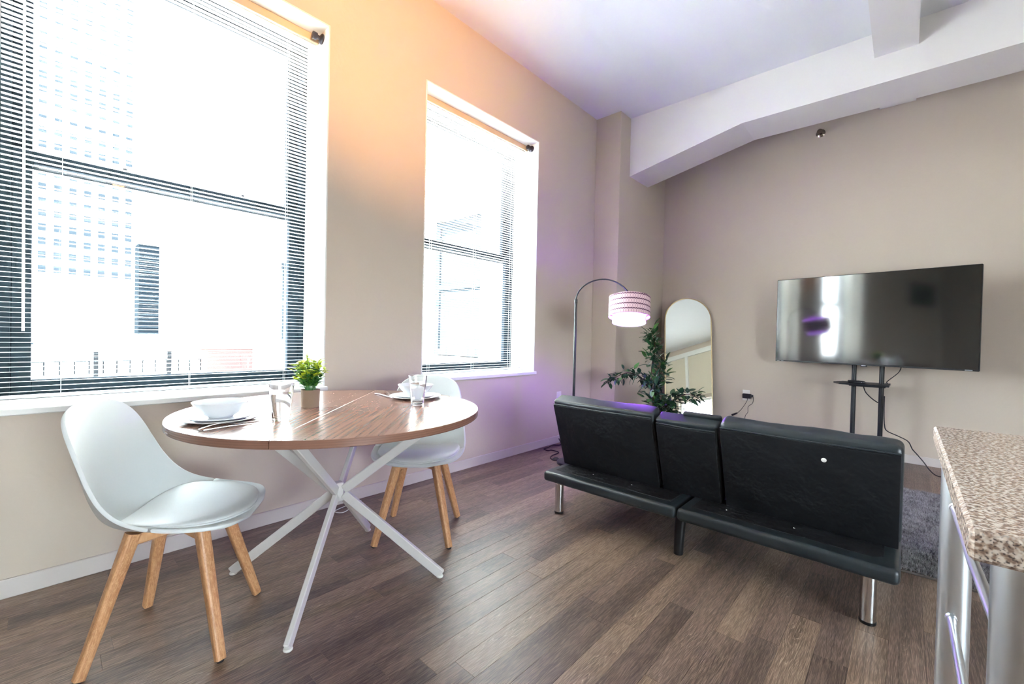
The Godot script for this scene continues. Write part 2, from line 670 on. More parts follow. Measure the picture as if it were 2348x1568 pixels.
# ---------------------------------------------------------------- walls, ceiling, beams
func build_shell() -> void:
	var wall := mm("greige_wall_paint")
	var w := shape()
	var zs := [[REAR_Z + 0.3, 0.118], [-1.192, -1.903], [-3.213, BACK_Z - 0.3]]
	for s in zs:
		w.span(Vector3(-WALL_T, 0, s[1]), Vector3(0, TOP_Y, s[0]))
	for s in [[0.118, -1.192], [-1.903, -3.213]]:
		w.span(Vector3(-WALL_T, 0, s[1]), Vector3(0, 0.742, s[0]))
		w.span(Vector3(-WALL_T, 2.938, s[1]), Vector3(0, TOP_Y, s[0]))
	struct_mesh("wall_left", w, wall)
	struct_mesh("wall_back", shape().span(Vector3(0, 0, BACK_Z - 0.25), Vector3(ROOM_X, TOP_Y, BACK_Z)), wall)
	# the far side of the room has windows too: their light falls on the near walls
	var wr := shape()
	wr.span(Vector3(ROOM_X, 0, BACK_Z - 0.25), Vector3(ROOM_X + 0.25, TOP_Y, SIDE_A))
	wr.span(Vector3(ROOM_X, 0, SIDE_B), Vector3(ROOM_X + 0.25, TOP_Y, REAR_Z + 0.3))
	wr.span(Vector3(ROOM_X, 0, SIDE_A), Vector3(ROOM_X + 0.25, SIDE_LOW, SIDE_B))
	wr.span(Vector3(ROOM_X, SIDE_HIGH, SIDE_A), Vector3(ROOM_X + 0.25, TOP_Y, SIDE_B))
	struct_mesh("wall_right", wr, wall)
	var w3 := struct("window_3")
	var tp := mm("white_trim_paint")
	for z in [SIDE_A + 0.03, (SIDE_A + SIDE_B) / 2, SIDE_B - 0.03]:
		part("stile", shape().span(Vector3(ROOM_X + 0.08, SIDE_LOW, z - 0.03), Vector3(ROOM_X + 0.15, SIDE_HIGH, z + 0.03), 0.003), tp, w3)
	for y in [SIDE_LOW + 0.03, SIDE_HIGH - 0.03]:
		part("rail", shape().span(Vector3(ROOM_X + 0.08, y - 0.03, SIDE_A + 0.06), Vector3(ROOM_X + 0.15, y + 0.03, SIDE_B - 0.06), 0.003), tp, w3)
	part("pane", shape().span(Vector3(ROOM_X + 0.11, SIDE_LOW + 0.05, SIDE_A + 0.05), Vector3(ROOM_X + 0.116, SIDE_HIGH - 0.05, SIDE_B - 0.05)), mm("window_glass"), w3)
	part("sill", shape().span(Vector3(ROOM_X - 0.03, SIDE_LOW - 0.03, SIDE_A - 0.04), Vector3(ROOM_X + 0.2, SIDE_LOW, SIDE_B + 0.04), 0.004), tp, w3)
	struct_mesh("wall_rear", shape().span(Vector3(0, 0, REAR_Z), Vector3(ROOM_X, TOP_Y, REAR_Z + 0.25)), wall)
	struct_mesh("ceiling", shape().span(Vector3(-WALL_T, TOP_Y, BACK_Z - 0.3), Vector3(ROOM_X + 0.25, TOP_Y + 0.25, REAR_Z + 0.3)), mm("white_ceiling_paint"))
	struct_mesh("wall_column", shape().span(Vector3(0, 0, BACK_Z), Vector3(0.305, TOP_Y, -4.22), 0.004), wall)
	# haunched beam across the room
	var poly := PackedVector2Array([Vector2(0.3, 2.888), Vector2(1.44, 3.126), Vector2(ROOM_X, 3.126), Vector2(ROOM_X, TOP_Y + 0.01), Vector2(0.3, TOP_Y + 0.01)])
	struct_mesh("ceiling_beam", shape().prism(poly, -4.895, -4.441), mm("white_beam_paint"))
	var cross := shape()
	cross.span(Vector3(2.386, 3.338, -4.4415), Vector3(2.642, TOP_Y + 0.01, REAR_Z))
	cross.span(Vector3(2.386, 3.318, BACK_Z), Vector3(2.642, TOP_Y + 0.01, -4.8945))
	struct_mesh("ceiling_beam", cross, mm("white_beam_paint"))
	var bb := mm("baseboard_paint")
	var b := shape()
	b.span(Vector3(0, 0, -4.22), Vector3(0.013, 0.076, REAR_Z), 0.003)
	struct_mesh("baseboard_left", b, bb)
	struct_mesh("baseboard_back", shape().span(Vector3(0.305, 0, BACK_Z), Vector3(ROOM_X, 0.076, BACK_Z + 0.013), 0.003), bb)
	var bc := shape()
	bc.span(Vector3(0.013, 0, -4.22), Vector3(0.318, 0.076, -4.207), 0.003)
	bc.span(Vector3(0.305, 0, BACK_Z + 0.013), Vector3(0.318, 0.076, -4.22), 0.003)
	struct_mesh("baseboard_column", bc, bb)

# ---------------------------------------------------------------- floor of narrow boards
func seen_size(c: Vector3, l: float) -> float:
	# how large a floor board shows from where the photograph was taken
	var eye := Vector3(2.624, 1.083, 0.0)
	var d := c - eye
	var a := Vector3(-sin(deg_to_rad(42.247)), 0, -cos(deg_to_rad(42.247)))
	var r := Vector3(-a.z, 0, a.x)
	var dep := d.dot(a)
	if dep < 0.5:
		return 0.0
	var u := d.dot(r) / dep
	var q := 1.083 / dep
	if absf(u) > 1.3 or q > 1.05:
		return 0.0
	return l / (dep * dep * dep)

func build_floor() -> void:
	var fl := struct("floor")
	part("subfloor", shape().span(Vector3(-0.02, -0.2, BACK_Z - 0.2), Vector3(ROOM_X + 0.1, -0.006, REAR_Z + 0.2)), mm("subfloor"), fl)
	var pitch := 0.0965
	var rows := []
	var k := 0
	var x := 0.0
	while x < ROOM_X:
		var z := BACK_Z - rng.randf() * 0.9
		while z < REAR_Z:
			var l := [0.62, 0.78, 0.92, 1.06][rng.randi() % 4] as float
			var z1 := minf(z + l, REAR_Z)
			var z0 := maxf(z, BACK_Z)
			if z1 - z0 > 0.02:
				var pick := rng.randf()
				var tone := 0 if pick < 0.45 else (1 if pick < 0.75 else 2)
				var c := Vector3(x + pitch / 2, 0, (z0 + z1) / 2)
				rows.append({"c": c, "l": z1 - z0, "w": minf(pitch, ROOM_X - x), "t": tone, "s": seen_size(c, z1 - z0), "o": rng.randi() % 6, "f": rng.randf() < 0.5, "y": rng.randf() * 0.0004})
			z += l
		x += pitch
		k += 1
	rows.sort_custom(func(a, b): return a.s > b.s)
	var meshes := {}
	var rest := [shape(), shape(), shape()]
	for i in rows.size():
		var r: Dictionary = rows[i]
		if i < 298:
			var key := "%d_%d" % [roundi(r.l * 50.0), r.o]
			if not meshes.has(key):
				var s := shape()
				board(s, roundi(r.l * 50.0) / 50.0 - 0.0005, pitch - 0.0004, r.o)
				meshes[key] = s.mesh()
			var b := Basis(Vector3.UP, PI if r.f else 0.0)
			part("plank", meshes[key], mm("floor_board_%d" % r.t), fl, Transform3D(b, r.c + Vector3(0, -0.008 - r.y, 0)))
		else:
			var s: Shape = rest[r.t]
			s.xf = Transform3D(Basis(Vector3.UP, PI if r.f else 0.0), r.c + Vector3(0, -0.008 - r.y, 0))
			board(s, r.l - 0.0005, r.w - 0.0004, r.o)
	for t in 3:
		var o := part("plank_field", rest[t], mm("floor_board_%d" % t), fl)
		o.set_meta("kind", "stuff")

func board_uv(p: Vector3, u0: float, v0: float, hx: float, hz: float) -> Vector2:
	return Vector2(u0 + (p.x + hx) / hx * 0.5, v0 + (p.z + hz) / 2.3)

func board(s: Shape, l: float, w: float, o: int) -> void:
	# top at y = 0.008, edges eased; the print runs along the board
	var h := 0.008
	var e := 0.0006
	var hx := w / 2
	var hz := l / 2
	var u0 := 0.0
	var v0 := o * 0.17
	var top := [Vector3(-hx + e, h, hz - e), Vector3(hx - e, h, hz - e), Vector3(hx - e, h, -hz + e), Vector3(-hx + e, h, -hz + e)]
	var rim := [Vector3(-hx, h - e, hz), Vector3(hx, h - e, hz), Vector3(hx, h - e, -hz), Vector3(-hx, h - e, -hz)]
	var low := [Vector3(-hx, 0.0, hz), Vector3(hx, 0.0, hz), Vector3(hx, 0.0, -hz), Vector3(-hx, 0.0, -hz)]
	var st := s.uv.size()
	s.quad(top[0], top[1], top[2], top[3])
	for k in 4:
		s.uv[st + k] = board_uv(top[k], u0, v0, hx, hz)
	for k in 4:
		var j := (k + 1) % 4
		st = s.uv.size()
		s.quad(rim[k], rim[j], top[j], top[k])
		for q in 4:
			var p: Vector3 = [rim[k], rim[j], top[j], top[k]][q]
			s.uv[st + q] = board_uv(p, u0, v0, hx, hz)
		st = s.uv.size()
		s.quad(low[k], low[j], rim[j], rim[k])
		for q in 4:
			s.uv[st + q] = board_uv(rim[k], u0, v0, hx, hz)

# ---------------------------------------------------------------- windows with blinds
func build_window(nr: int, z_left: float, z_right: float) -> void:
	var win := struct("window_%d" % nr)
	var trim := mm("white_trim_paint")
	var sash := mm("dark_sash_metal")
	var glass := mm("window_glass")
	var y0 := 0.742
	var y1 := 2.938
	# white lining boards of the deep opening
	part("jamb", shape().span(Vector3(-0.30, y0, z_left - 0.010), Vector3(0.0015, y1, z_left), 0.001), trim, win)
	part("jamb", shape().span(Vector3(-0.30, y0, z_right), Vector3(0.0015, y1, z_right + 0.010), 0.001), trim, win)
	part("head_lining", shape().span(Vector3(-0.30, y1 - 0.010, z_right + 0.010), Vector3(0.0015, y1, z_left - 0.010), 0.001), trim, win)
	part("sill", shape().span(Vector3(-0.32, y0 - 0.016, z_right - 0.012), Vector3(0.024, y0 + 0.012, z_left + 0.012), 0.004), trim, win)
	part("header_board", shape().span(Vector3(-0.155, y1 - 0.058, z_right + 0.010), Vector3(-0.135, y1 - 0.012, z_left - 0.010), 0.002), mm("tan_header_board"), win)
	# dark outer frame
	var fr := shape()
	for z in [z_left - 0.022, z_right + 0.022]:
		fr.box(Vector3(-0.355, (y0 + y1) / 2, z), Vector3(0.11, y1 - y0, 0.044), 0.003)
	fr.box(Vector3(-0.355, y1 - 0.02, (z_left + z_right) / 2), Vector3(0.11, 0.04, z_left - z_right - 0.088), 0.003)
	fr.box(Vector3(-0.355, y0 + 0.025, (z_left + z_right) / 2), Vector3(0.11, 0.03, z_left - z_right - 0.088), 0.003)
	part("frame", fr, sash, win)
	var zi_l := z_left - 0.044
	var zi_r := z_right + 0.044
	for up in [false, true]:
		var g := group_part("upper_sash" if up else "lower_sash", win)
		var x := -0.375 if up else -0.325
		var ya := 1.80 if up else y0 + 0.04
		var yb := y1 - 0.04 if up else 1.875
		var bot := 0.060 if up else 0.056
		var top := 0.05 if up else 0.060
		part("stile", shape().span(Vector3(x - 0.022, ya, zi_l - 0.062), Vector3(x + 0.022, yb, zi_l), 0.003), sash, g)
		part("stile", shape().span(Vector3(x - 0.022, ya, zi_r), Vector3(x + 0.022, yb, zi_r + 0.062), 0.003), sash, g)
		part("bottom_rail", shape().span(Vector3(x - 0.022, ya, zi_r + 0.062), Vector3(x + 0.022, ya + bot, zi_l - 0.062), 0.003), sash, g)
		part("top_rail", shape().span(Vector3(x - 0.022, yb - top, zi_r + 0.062), Vector3(x + 0.022, yb, zi_l - 0.062), 0.003), sash, g)
		part("pane", shape().span(Vector3(x - 0.003, ya + bot - 0.005, zi_r + 0.058), Vector3(x + 0.003, yb - top + 0.005, zi_l - 0.058)), glass, g)
		if not up:
			for t in [0.32, 0.72]:
				var z := lerpf(z_left, z_right, t)
				part("sash_lock", shape().box(Vector3(x + 0.006, yb + 0.006, z), Vector3(0.026, 0.014, 0.016), 0.003), mm("black_metal"), g)
	# rod socket on the right side of the opening
	var flange := thing("curtain_rod_bracket", ["", "dark round curtain rod bracket at the top corner of the larger left window", "dark round curtain rod bracket at the top corner of the window by the lamp"][nr], "bracket", Vector3(-0.085, 2.888, z_right + 0.010))
	var fx := Transform3D(Basis(Vector3.RIGHT, PI / 2), Vector3.ZERO)
	part("flange", shape(fx).lathe([Vector2(0, 0), Vector2(0.030, 0), Vector2(0.030, 0.006), Vector2(0.022, 0.012), Vector2(0.013, 0.014), Vector2(0, 0.014)], 24), mm("bracket_dark"), flange)
	part("socket", shape(fx).lathe([Vector2(0.012, 0.013), Vector2(0.013, 0.034), Vector2(0.021, 0.036), Vector2(0.021, 0.058), Vector2(0.016, 0.060), Vector2(0, 0.060)], 20), mm("bracket_dark"), flange)
	build_blind(nr, z_left, z_right)

func build_blind(nr: int, z_left: float, z_right: float) -> void:
	var label: String = ["", "white slatted blind lowered over the large left window behind the dining table", "white slatted blind lowered over the narrow-looking window beside the arc lamp"][nr]
	var bl := thing("window_blind", label, "blind", Vector3(-0.178, 0, 0))
	var white := mm("blind_white")
	var zc := (z_left + z_right) / 2
	var wid := z_left - z_right - 0.034
	part("headrail", shape().box(Vector3(0, 2.893, zc), Vector3(0.030, 0.030, wid + 0.006), 0.003), white, bl)
	# one slat: thin bowed strip
	var slat := shape()
	var pts := []
	for k in 7:
		var t := -1.0 + k / 3.0
		pts.append(Vector2(t * 0.0125, 0.0011 * (1.0 - t * t)))
	var rows := []
	for e in [wid / 2, -wid / 2]:
		var row := []
		for p in pts: row.append(Vector3(p.x, p.y + 0.0003, e))
		for k in range(6, -1, -1): row.append(Vector3(pts[k].x, pts[k].y - 0.0003, e))
		row.append(row[0])
		rows.append(row)
	slat.sheet(rows, Vector2(1, 1), true)
	var mesh := slat.mesh()
	var y := 0.7995
	var r := RandomNumberGenerator.new()
	r.seed = 90 + nr
	while y < 2.868:
		var tilt := r.randf_range(-0.025, 0.025)
		var sag := r.randf_range(-0.0008, 0.0008)
		part("slat", mesh, white, bl, Transform3D(Basis(Vector3.BACK, tilt), Vector3(0, y + sag, zc)))
		y += 0.0212
	part("bottom_rail", shape().box(Vector3(0, 0.778, zc), Vector3(0.026, 0.014, wid), 0.004), white, bl)
	var cord := mm("cord_white")
	for t in [0.15, 0.51, 0.87]:
		var z := lerpf(z_left, z_right, t)
		var lad := shape()
		for x in [-0.0135, 0.0135]:
			lad.tube([Vector3(x, 0.775, z), Vector3(x, 1.8, z), Vector3(x, 2.885, z)], 0.0009, 5)
		part("ladder_cord", lad, cord, bl)
	var zw := z_left - 0.080
	part("tilt_wand", shape().tube([Vector3(0.024, 2.87, zw), Vector3(0.026, 2.0, zw - 0.002), Vector3(0.026, 1.06, zw - 0.003)], [0.0042, 0.0042, 0.0045], 8), white, bl)
	var zp := z_right + 0.052
	var pull := shape()
	pull.tube([Vector3(0.022, 2.87, zp), Vector3(0.024, 2.0, zp + 0.002), Vector3(0.024, 1.15, zp)], 0.0011, 6)
	pull.tube([Vector3(0.024, 2.87, zp + 0.008), Vector3(0.025, 2.0, zp + 0.007), Vector3(0.024, 1.15, zp + 0.001)], 0.0011, 6)
	var pc := part("pull_cord", pull, cord, bl)
	part("tassel", shape(Transform3D(Basis(), Vector3(0.024, 1.118, zp))).lathe([Vector2(0, 0), Vector2(0.008, 0.001), Vector2(0.009, 0.010), Vector2(0.004, 0.034), Vector2(0, 0.036)], 12), white, pc)

# ---------------------------------------------------------------- what stands outside
func build_outside() -> void:
	var stone := mm("white_tower_stone")
	# tower 200 m away, its face parallel to our wall
	var tower := thing("office_tower", "tall white office tower with a grid of square windows beyond the left window", "building", Vector3(-200, 0, 0))
	part("facade", shape().span(Vector3(-30, -14, -23.6), Vector3(0, 130, 30)), stone, tower)
	part("podium", shape().span(Vector3(0, -14, -40), Vector3(10, -1.2, 30)), stone, tower)
	var win := shape().box(Vector3(0.06, 0, 0), Vector3(0.12, 2.3, 1.75), 0.02).mesh()
	for c in 8:
		for r in 26:
			part("window", win, mm("tower_window_glass"), tower, Transform3D(Basis(), Vector3(0, 6.3 + r * 4.35, 2.18 - c * 3.42)))
	for k in 6:
		part("podium_vent", shape().box(Vector3(10.03, -4.2, 0.4 - k * 3.3), Vector3(0.06, 0.5, [1.2, 3.6, 0.6, 0.5, 4.0, 0.6][k]), 0.01), mm("dark_tower_glass"), tower)
	var dark := thing("glass_tower", "darker narrow glass tower right of the white office tower", "building", Vector3(-240, 0, 0))
	part("facade", shape().span(Vector3(-20, -14, -36.4), Vector3(0, 37.5, -29.6)), mm("dark_tower_glass"), dark)
	for k in 15:
		part("floor_band", shape().box(Vector3(0.1, -1.0 + k * 2.62, -33.0), Vector3(0.2, 0.5, 6.8), 0.02), mm("dark_tower_band"), dark)
	var low := thing("low_building", "low white flat-roofed building far behind the terrace railing", "building", Vector3(-120, 0, 0))
	part("wall", shape().span(Vector3(-20, -14, -40), Vector3(0, 1.6, -27)), stone, low)
	part("roof_box", shape().span(Vector3(-14, 1.6, -36), Vector3(-4, 4.6, -29)), mm("pale_roof"), low)
	for k in 4:
		part("window", shape().box(Vector3(0.05, 0.2, -28.5 - k * 2.6), Vector3(0.1, 0.9, 1.5), 0.01), mm("pale_roof"), low)
	var brick := thing("brick_block", "pale pink brick block at the end of the terrace railing", "building", Vector3(-13, 0, 0))
	part("wall", shape().span(Vector3(-1.2, -4, BRICK_R), Vector3(0, 0.50, BRICK_L)), mm("pink_brick"), brick)
	part("coping", shape().span(Vector3(-1.25, 0.50, BRICK_R - 0.05), Vector3(0.05, 0.56, BRICK_L + 0.05), 0.01), mm("pale_roof"), brick)
	# terrace with its railing
	solo("roof_terrace", shape().span(Vector3(-9.0, -0.6, -4.0), Vector3(-0.45, -0.35, 6.0)), mm("terrace_paving"), "white paved roof terrace outside the left window", "terrace")
	var rail := thing("terrace_railing", "dark thin metal railing on the terrace outside the left window", "railing", Vector3(-6, 0, 0))
	var rm := mm("railing_metal")
	for z in [2.77, 1.93, 1.09, 0.25, -0.59, -1.43]:
		part("post", shape().box(Vector3(0, 0.198, z), Vector3(0.06, 1.096, 0.05), 0.004), rm, rail)
	part("top_rail", shape().box(Vector3(0, 0.60, 0.45), Vector3(0.03, 0.022, 4.9), 0.003), rm, rail)
	part("bottom_rail", shape().box(Vector3(0, 0.405, 0.45), Vector3(0.03, 0.016, 4.9), 0.003), rm, rail)
	var bal := shape().box(Vector3.ZERO, Vector3(0.016, 0.19, 0.016), 0.002).mesh()
	for k in 33:
		part("baluster", bal, rm, rail, Transform3D(Basis(), Vector3(0, 0.5, 2.86 - k * 0.147)))
	# wing of the same building, at a right angle to our wall
	var wing := thing("building_wing", "pale stone wing of the building seen through the narrow window", "building", Vector3(0, 0, -4.3))
	var ws := mm("wing_stone")
	var fac := shape()
	var ops := [[-3.2, -1.92], [-6.4, -5.1], [-9.95, -8.65]]
	var edges := [-11.5]
	for o in [ops[2], ops[1], ops[0]]:
		edges.append(o[0]); edges.append(o[1])
	edges.append(-WALL_T)
	for k in range(0, edges.size(), 2):
		fac.span(Vector3(edges[k], -12, -1.5), Vector3(edges[k + 1], 9, 0))
	for o in ops:
		fac.span(Vector3(o[0], -12, -1.5), Vector3(o[1], 0.74, 0))
		fac.span(Vector3(o[0], 2.95, -1.5), Vector3(o[1], 9, 0))
		fac.span(Vector3(o[0], 0.74, -1.5), Vector3(o[1], 2.95, -0.5))
	part("facade", fac, ws, wing)
	for y in [3.15, 4.6, -0.3]:
		part("string_course", shape().span(Vector3(-11.55, y, 0.0), Vector3(-WALL_T, y + 0.16, 0.06), 0.01), ws, wing)
	for o in ops:
		var w := group_part("window", wing)
		var s := mm("dark_sash_metal")
		var f := shape()
		for x in [o[0] + 0.05, o[1] - 0.05]:
			f.box(Vector3(x, 1.845, -0.22), Vector3(0.10, 2.21, 0.08), 0.004)
		for y in [0.80, 1.86, 2.87]:
			f.box(Vector3((o[0] + o[1]) / 2, y, -0.22), Vector3(o[1] - o[0] - 0.2, 0.09, 0.08), 0.004)
		part("sash_frame", f, s, w)
		part("pane", shape().span(Vector3(o[0] + 0.08, 0.8, -0.226), Vector3(o[1] - 0.08, 2.87, -0.22)), mm("tower_window_glass"), w)
	solo("street_ground", shape().span(Vector3(-400, -15, -250), Vector3(250, -14, 250)), mm("asphalt"), "grey street level far below the windows", "ground")

# ---------------------------------------------------------------- the rest of the room (seen in mirror and screen)
func build_rear_room() -> void:
	var pt := thing("glazed_partition", "white framed partition with pale panels reflected in the arched mirror", "partition", Vector3(ROOM_X, 0, 0))
	var tr := mm("white_trim_paint")
	part("header", shape().span(Vector3(-0.09, 3.20, -0.6), Vector3(0, 3.34, REAR_Z), 0.004), tr, pt)
	for k in 4:
		var z := -0.55 + k * 1.38
		part("mullion", shape().span(Vector3(-0.09, 2.0, z - 0.05), Vector3(0, 3.20, z + 0.05), 0.004), tr, pt)
		if k < 3:
			part("panel", shape().span(Vector3(-0.05, 2.0, z + 0.05), Vector3(-0.02, 3.20, z + 1.33)), mm("partition_panel"), pt)
	var gr := thing("air_return_grille", "dark rectangular air grille on the wall reflected in the television", "grille", Vector3(0, 0, 2.6))
	part("frame", shape().span(Vector3(0, 1.93, -0.58), Vector3(0.02, 2.42, 0.58), 0.003), mm("grille_dark"), gr)
	for k in 11:
		part("louvre", shape().box(Vector3(0.026, 1.965 + k * 0.042, 0), Vector3(0.014, 0.02, 1.08), 0.002, Basis(Vector3.BACK, 0.5)), mm("grille_dark"), gr)

# ---------------------------------------------------------------- sofa bed seen from behind
func build_sofa() -> void:
	var sofa := thing("sofa_bed", "black faux leather folding sofa bed with chrome legs seen from behind", "sofa", Vector3(0, 0, 0))
	var lea := mm("black_leatherette")
	var cloth := mm("black_lining_cloth")
	var wr := noise(71, 3.2, FastNoiseLite.TYPE_SIMPLEX_SMOOTH, 3)
	# rear ledge in two halves
	for h in 2:
		var xa := 0.985 if h == 0 else 1.812
		var xb := 1.806 if h == 0 else 2.632
		var c := Vector3((xa + xb) / 2, 0.228, -2.33)
		var sz := Vector3(xb - xa, 0.062, 0.43)
		var bend := func(p: Vector3) -> Vector3:
			var q := c + p
			var f := clampf((p.y + 0.02) / 0.05, 0.0, 1.0)
			return p + Vector3(0, f * 0.003 * wr.get_noise_2d(q.x * 1.4, q.z * 2.0), 0.003 * wr.get_noise_2d(q.x * 2.2, 9.0 + h))
		part("rear_ledge", shape().cushion(c, sz, 0.021, Vector3i(28, 8, 14), bend), lea, sofa)
		part("ledge_lining", shape().box(Vector3(c.x, 0.2585, -2.345), Vector3(sz.x - 0.10, 0.004, 0.32), 0.001), cloth, sofa)
	# back: three pads leaning towards the camera
	var lean := Basis(Vector3.RIGHT, deg_to_rad(19.0))
	var pads := [[0.985, 1.642, 0.452, 0.0], [1.650, 1.962, 0.430, 0.0], [1.970, 2.632, 0.458, 0.0]]
	for k in 3:
		var p = pads[k]
		var hgt: float = p[2]
		var sz := Vector3(p[1] - p[0], hgt, 0.098)
		var o := group_part("backrest_pad", sofa, Transform3D(lean, Vector3((p[0] + p[1]) / 2, 0.275, -2.395)))
		var bend := func(q: Vector3) -> Vector3:
			var bulge := 0.008 * (1.0 - pow(q.x * 2.0 / sz.x, 4.0)) * (1.0 - pow(q.y * 2.0 / sz.y, 4.0))
			var s := signf(q.z)
			var e := wr.get_noise_2d(q.x * 1.3 + k * 5.0, q.y * 2.0 + (3.0 if s > 0 else 0.0))
			return q + Vector3(0, 0.004 * e, s * (bulge + 0.008 * e))
		part("cover", shape().cushion(Vector3(0, hgt / 2, 0), sz, [0.016, 0.012, 0.03][k], Vector3i(24, 18, 8), bend), lea, o)
		# sagging dust cloth stapled on the back face
		var w := sz.x - 0.016
		part("dust_cloth", shape().cushion(Vector3(0, hgt / 2 - 0.01, 0.051), Vector3(w, hgt - 0.034, 0.012), 0.003, Vector3i(30, 20, 2), func(q: Vector3) -> Vector3:
			var u := q.x / w + 0.5
			var v := q.y / (hgt - 0.034) + 0.5
			var edge := pow(maxf(0.0, sin(PI * clampf(u, 0, 1)) * sin(PI * clampf(v, 0, 1))), 0.5)
			var fold := wr.get_noise_2d(q.x * 1.1 + q.y * 1.9 + k * 3.0, q.y * 0.9 - q.x * 0.5)
			return q + Vector3(0, 0, 0.007 + edge * (0.006 + 0.016 * fold))), cloth, o)
		# piping along the top seam
		part("piping", shape().tube([Vector3(-w / 2, hgt - 0.022, 0.058), Vector3(0, hgt - 0.024, 0.060), Vector3(w / 2, hgt - 0.022, 0.058)], 0.0035, 8), lea, o)
		if k == 2:
			part("button", shape(Transform3D(Basis(Vector3.RIGHT, PI / 2), Vector3(0.083, 0.362, 0.066))).lathe([Vector2(0, 0), Vector2(0.0095, 0), Vector2(0.0095, 0.002), Vector2(0.003, 0.004), Vector2(0, 0.003)], 20), mm("white_plastic"), o)
		if k == 1:
			part("armrest_flap", shape().cushion(Vector3(0.06, hgt - 0.006, -0.035), Vector3(0.19, 0.05, 0.030), 0.012, Vector3i(10, 8, 8)), lea, o)
	# seat cushions on the far side
	for h in 2:
		var xa := 0.985 if h == 0 else 1.812
		var xb := 1.806 if h == 0 else 2.622
		part("seat_cushion", shape().cushion(Vector3((xa + xb) / 2, 0.30, -2.83), Vector3(xb - xa, 0.13, 0.56), 0.03, Vector3i(16, 8, 12)), lea, sofa)
	var hinge := mm("black_metal")
	for x in [1.06, 1.60, 2.02, 2.56]:
		part("hinge", shape().box(Vector3(x, 0.268, -2.40), Vector3(0.03, 0.028, 0.05), 0.004), hinge, sofa)
		part("hinge_bolt", shape(Transform3D(Basis(Vector3.RIGHT, PI / 2), Vector3(x + 0.02, 0.272, -2.372))).lathe([Vector2(0, 0), Vector2(0.005, 0), Vector2(0.005, 0.004), Vector2(0, 0.005)], 10), mm("chrome"), sofa)
	for x in [1.25, 1.50, 2.0, 2.28]:
		part("tuft_stud", shape(Transform3D(Basis(), Vector3(x, 0.2600, -2.27))).lathe([Vector2(0, 0.003), Vector2(0.004, 0.002), Vector2(0.005, 0.0)], 10), mm("chrome"), sofa)
	for p in [Vector3(1.063, 0, -2.185), Vector3(2.541, 0, -2.185), Vector3(1.063, 0.0105, -3.03), Vector3(2.541, 0.0105, -3.03)]:
		var l := part("leg", shape(Transform3D(Basis(), p)).lathe([Vector2(0.026, 0.012), Vector2(0.026, 0.2)], 28), mm("chrome"), sofa)
		part("foot_cap", shape(Transform3D(Basis(), p)).lathe([Vector2(0, 0), Vector2(0.026, 0.0), Vector2(0.0275, 0.004), Vector2(0.0275, 0.012), Vector2(0.02, 0.013)], 28), mm("black_plastic"), l)
	for z in [-2.20, -2.72]:
		part("leg", shape().tube([Vector3(1.797, 0.0, z), Vector3(1.800, 0.10, z), Vector3(1.806, 0.22, z)], [0.0225, 0.025, 0.028], 20), mm("black_plastic"), sofa)

# ---------------------------------------------------------------- dining table
const TABLE := Vector3(0.767, 0, -0.913)

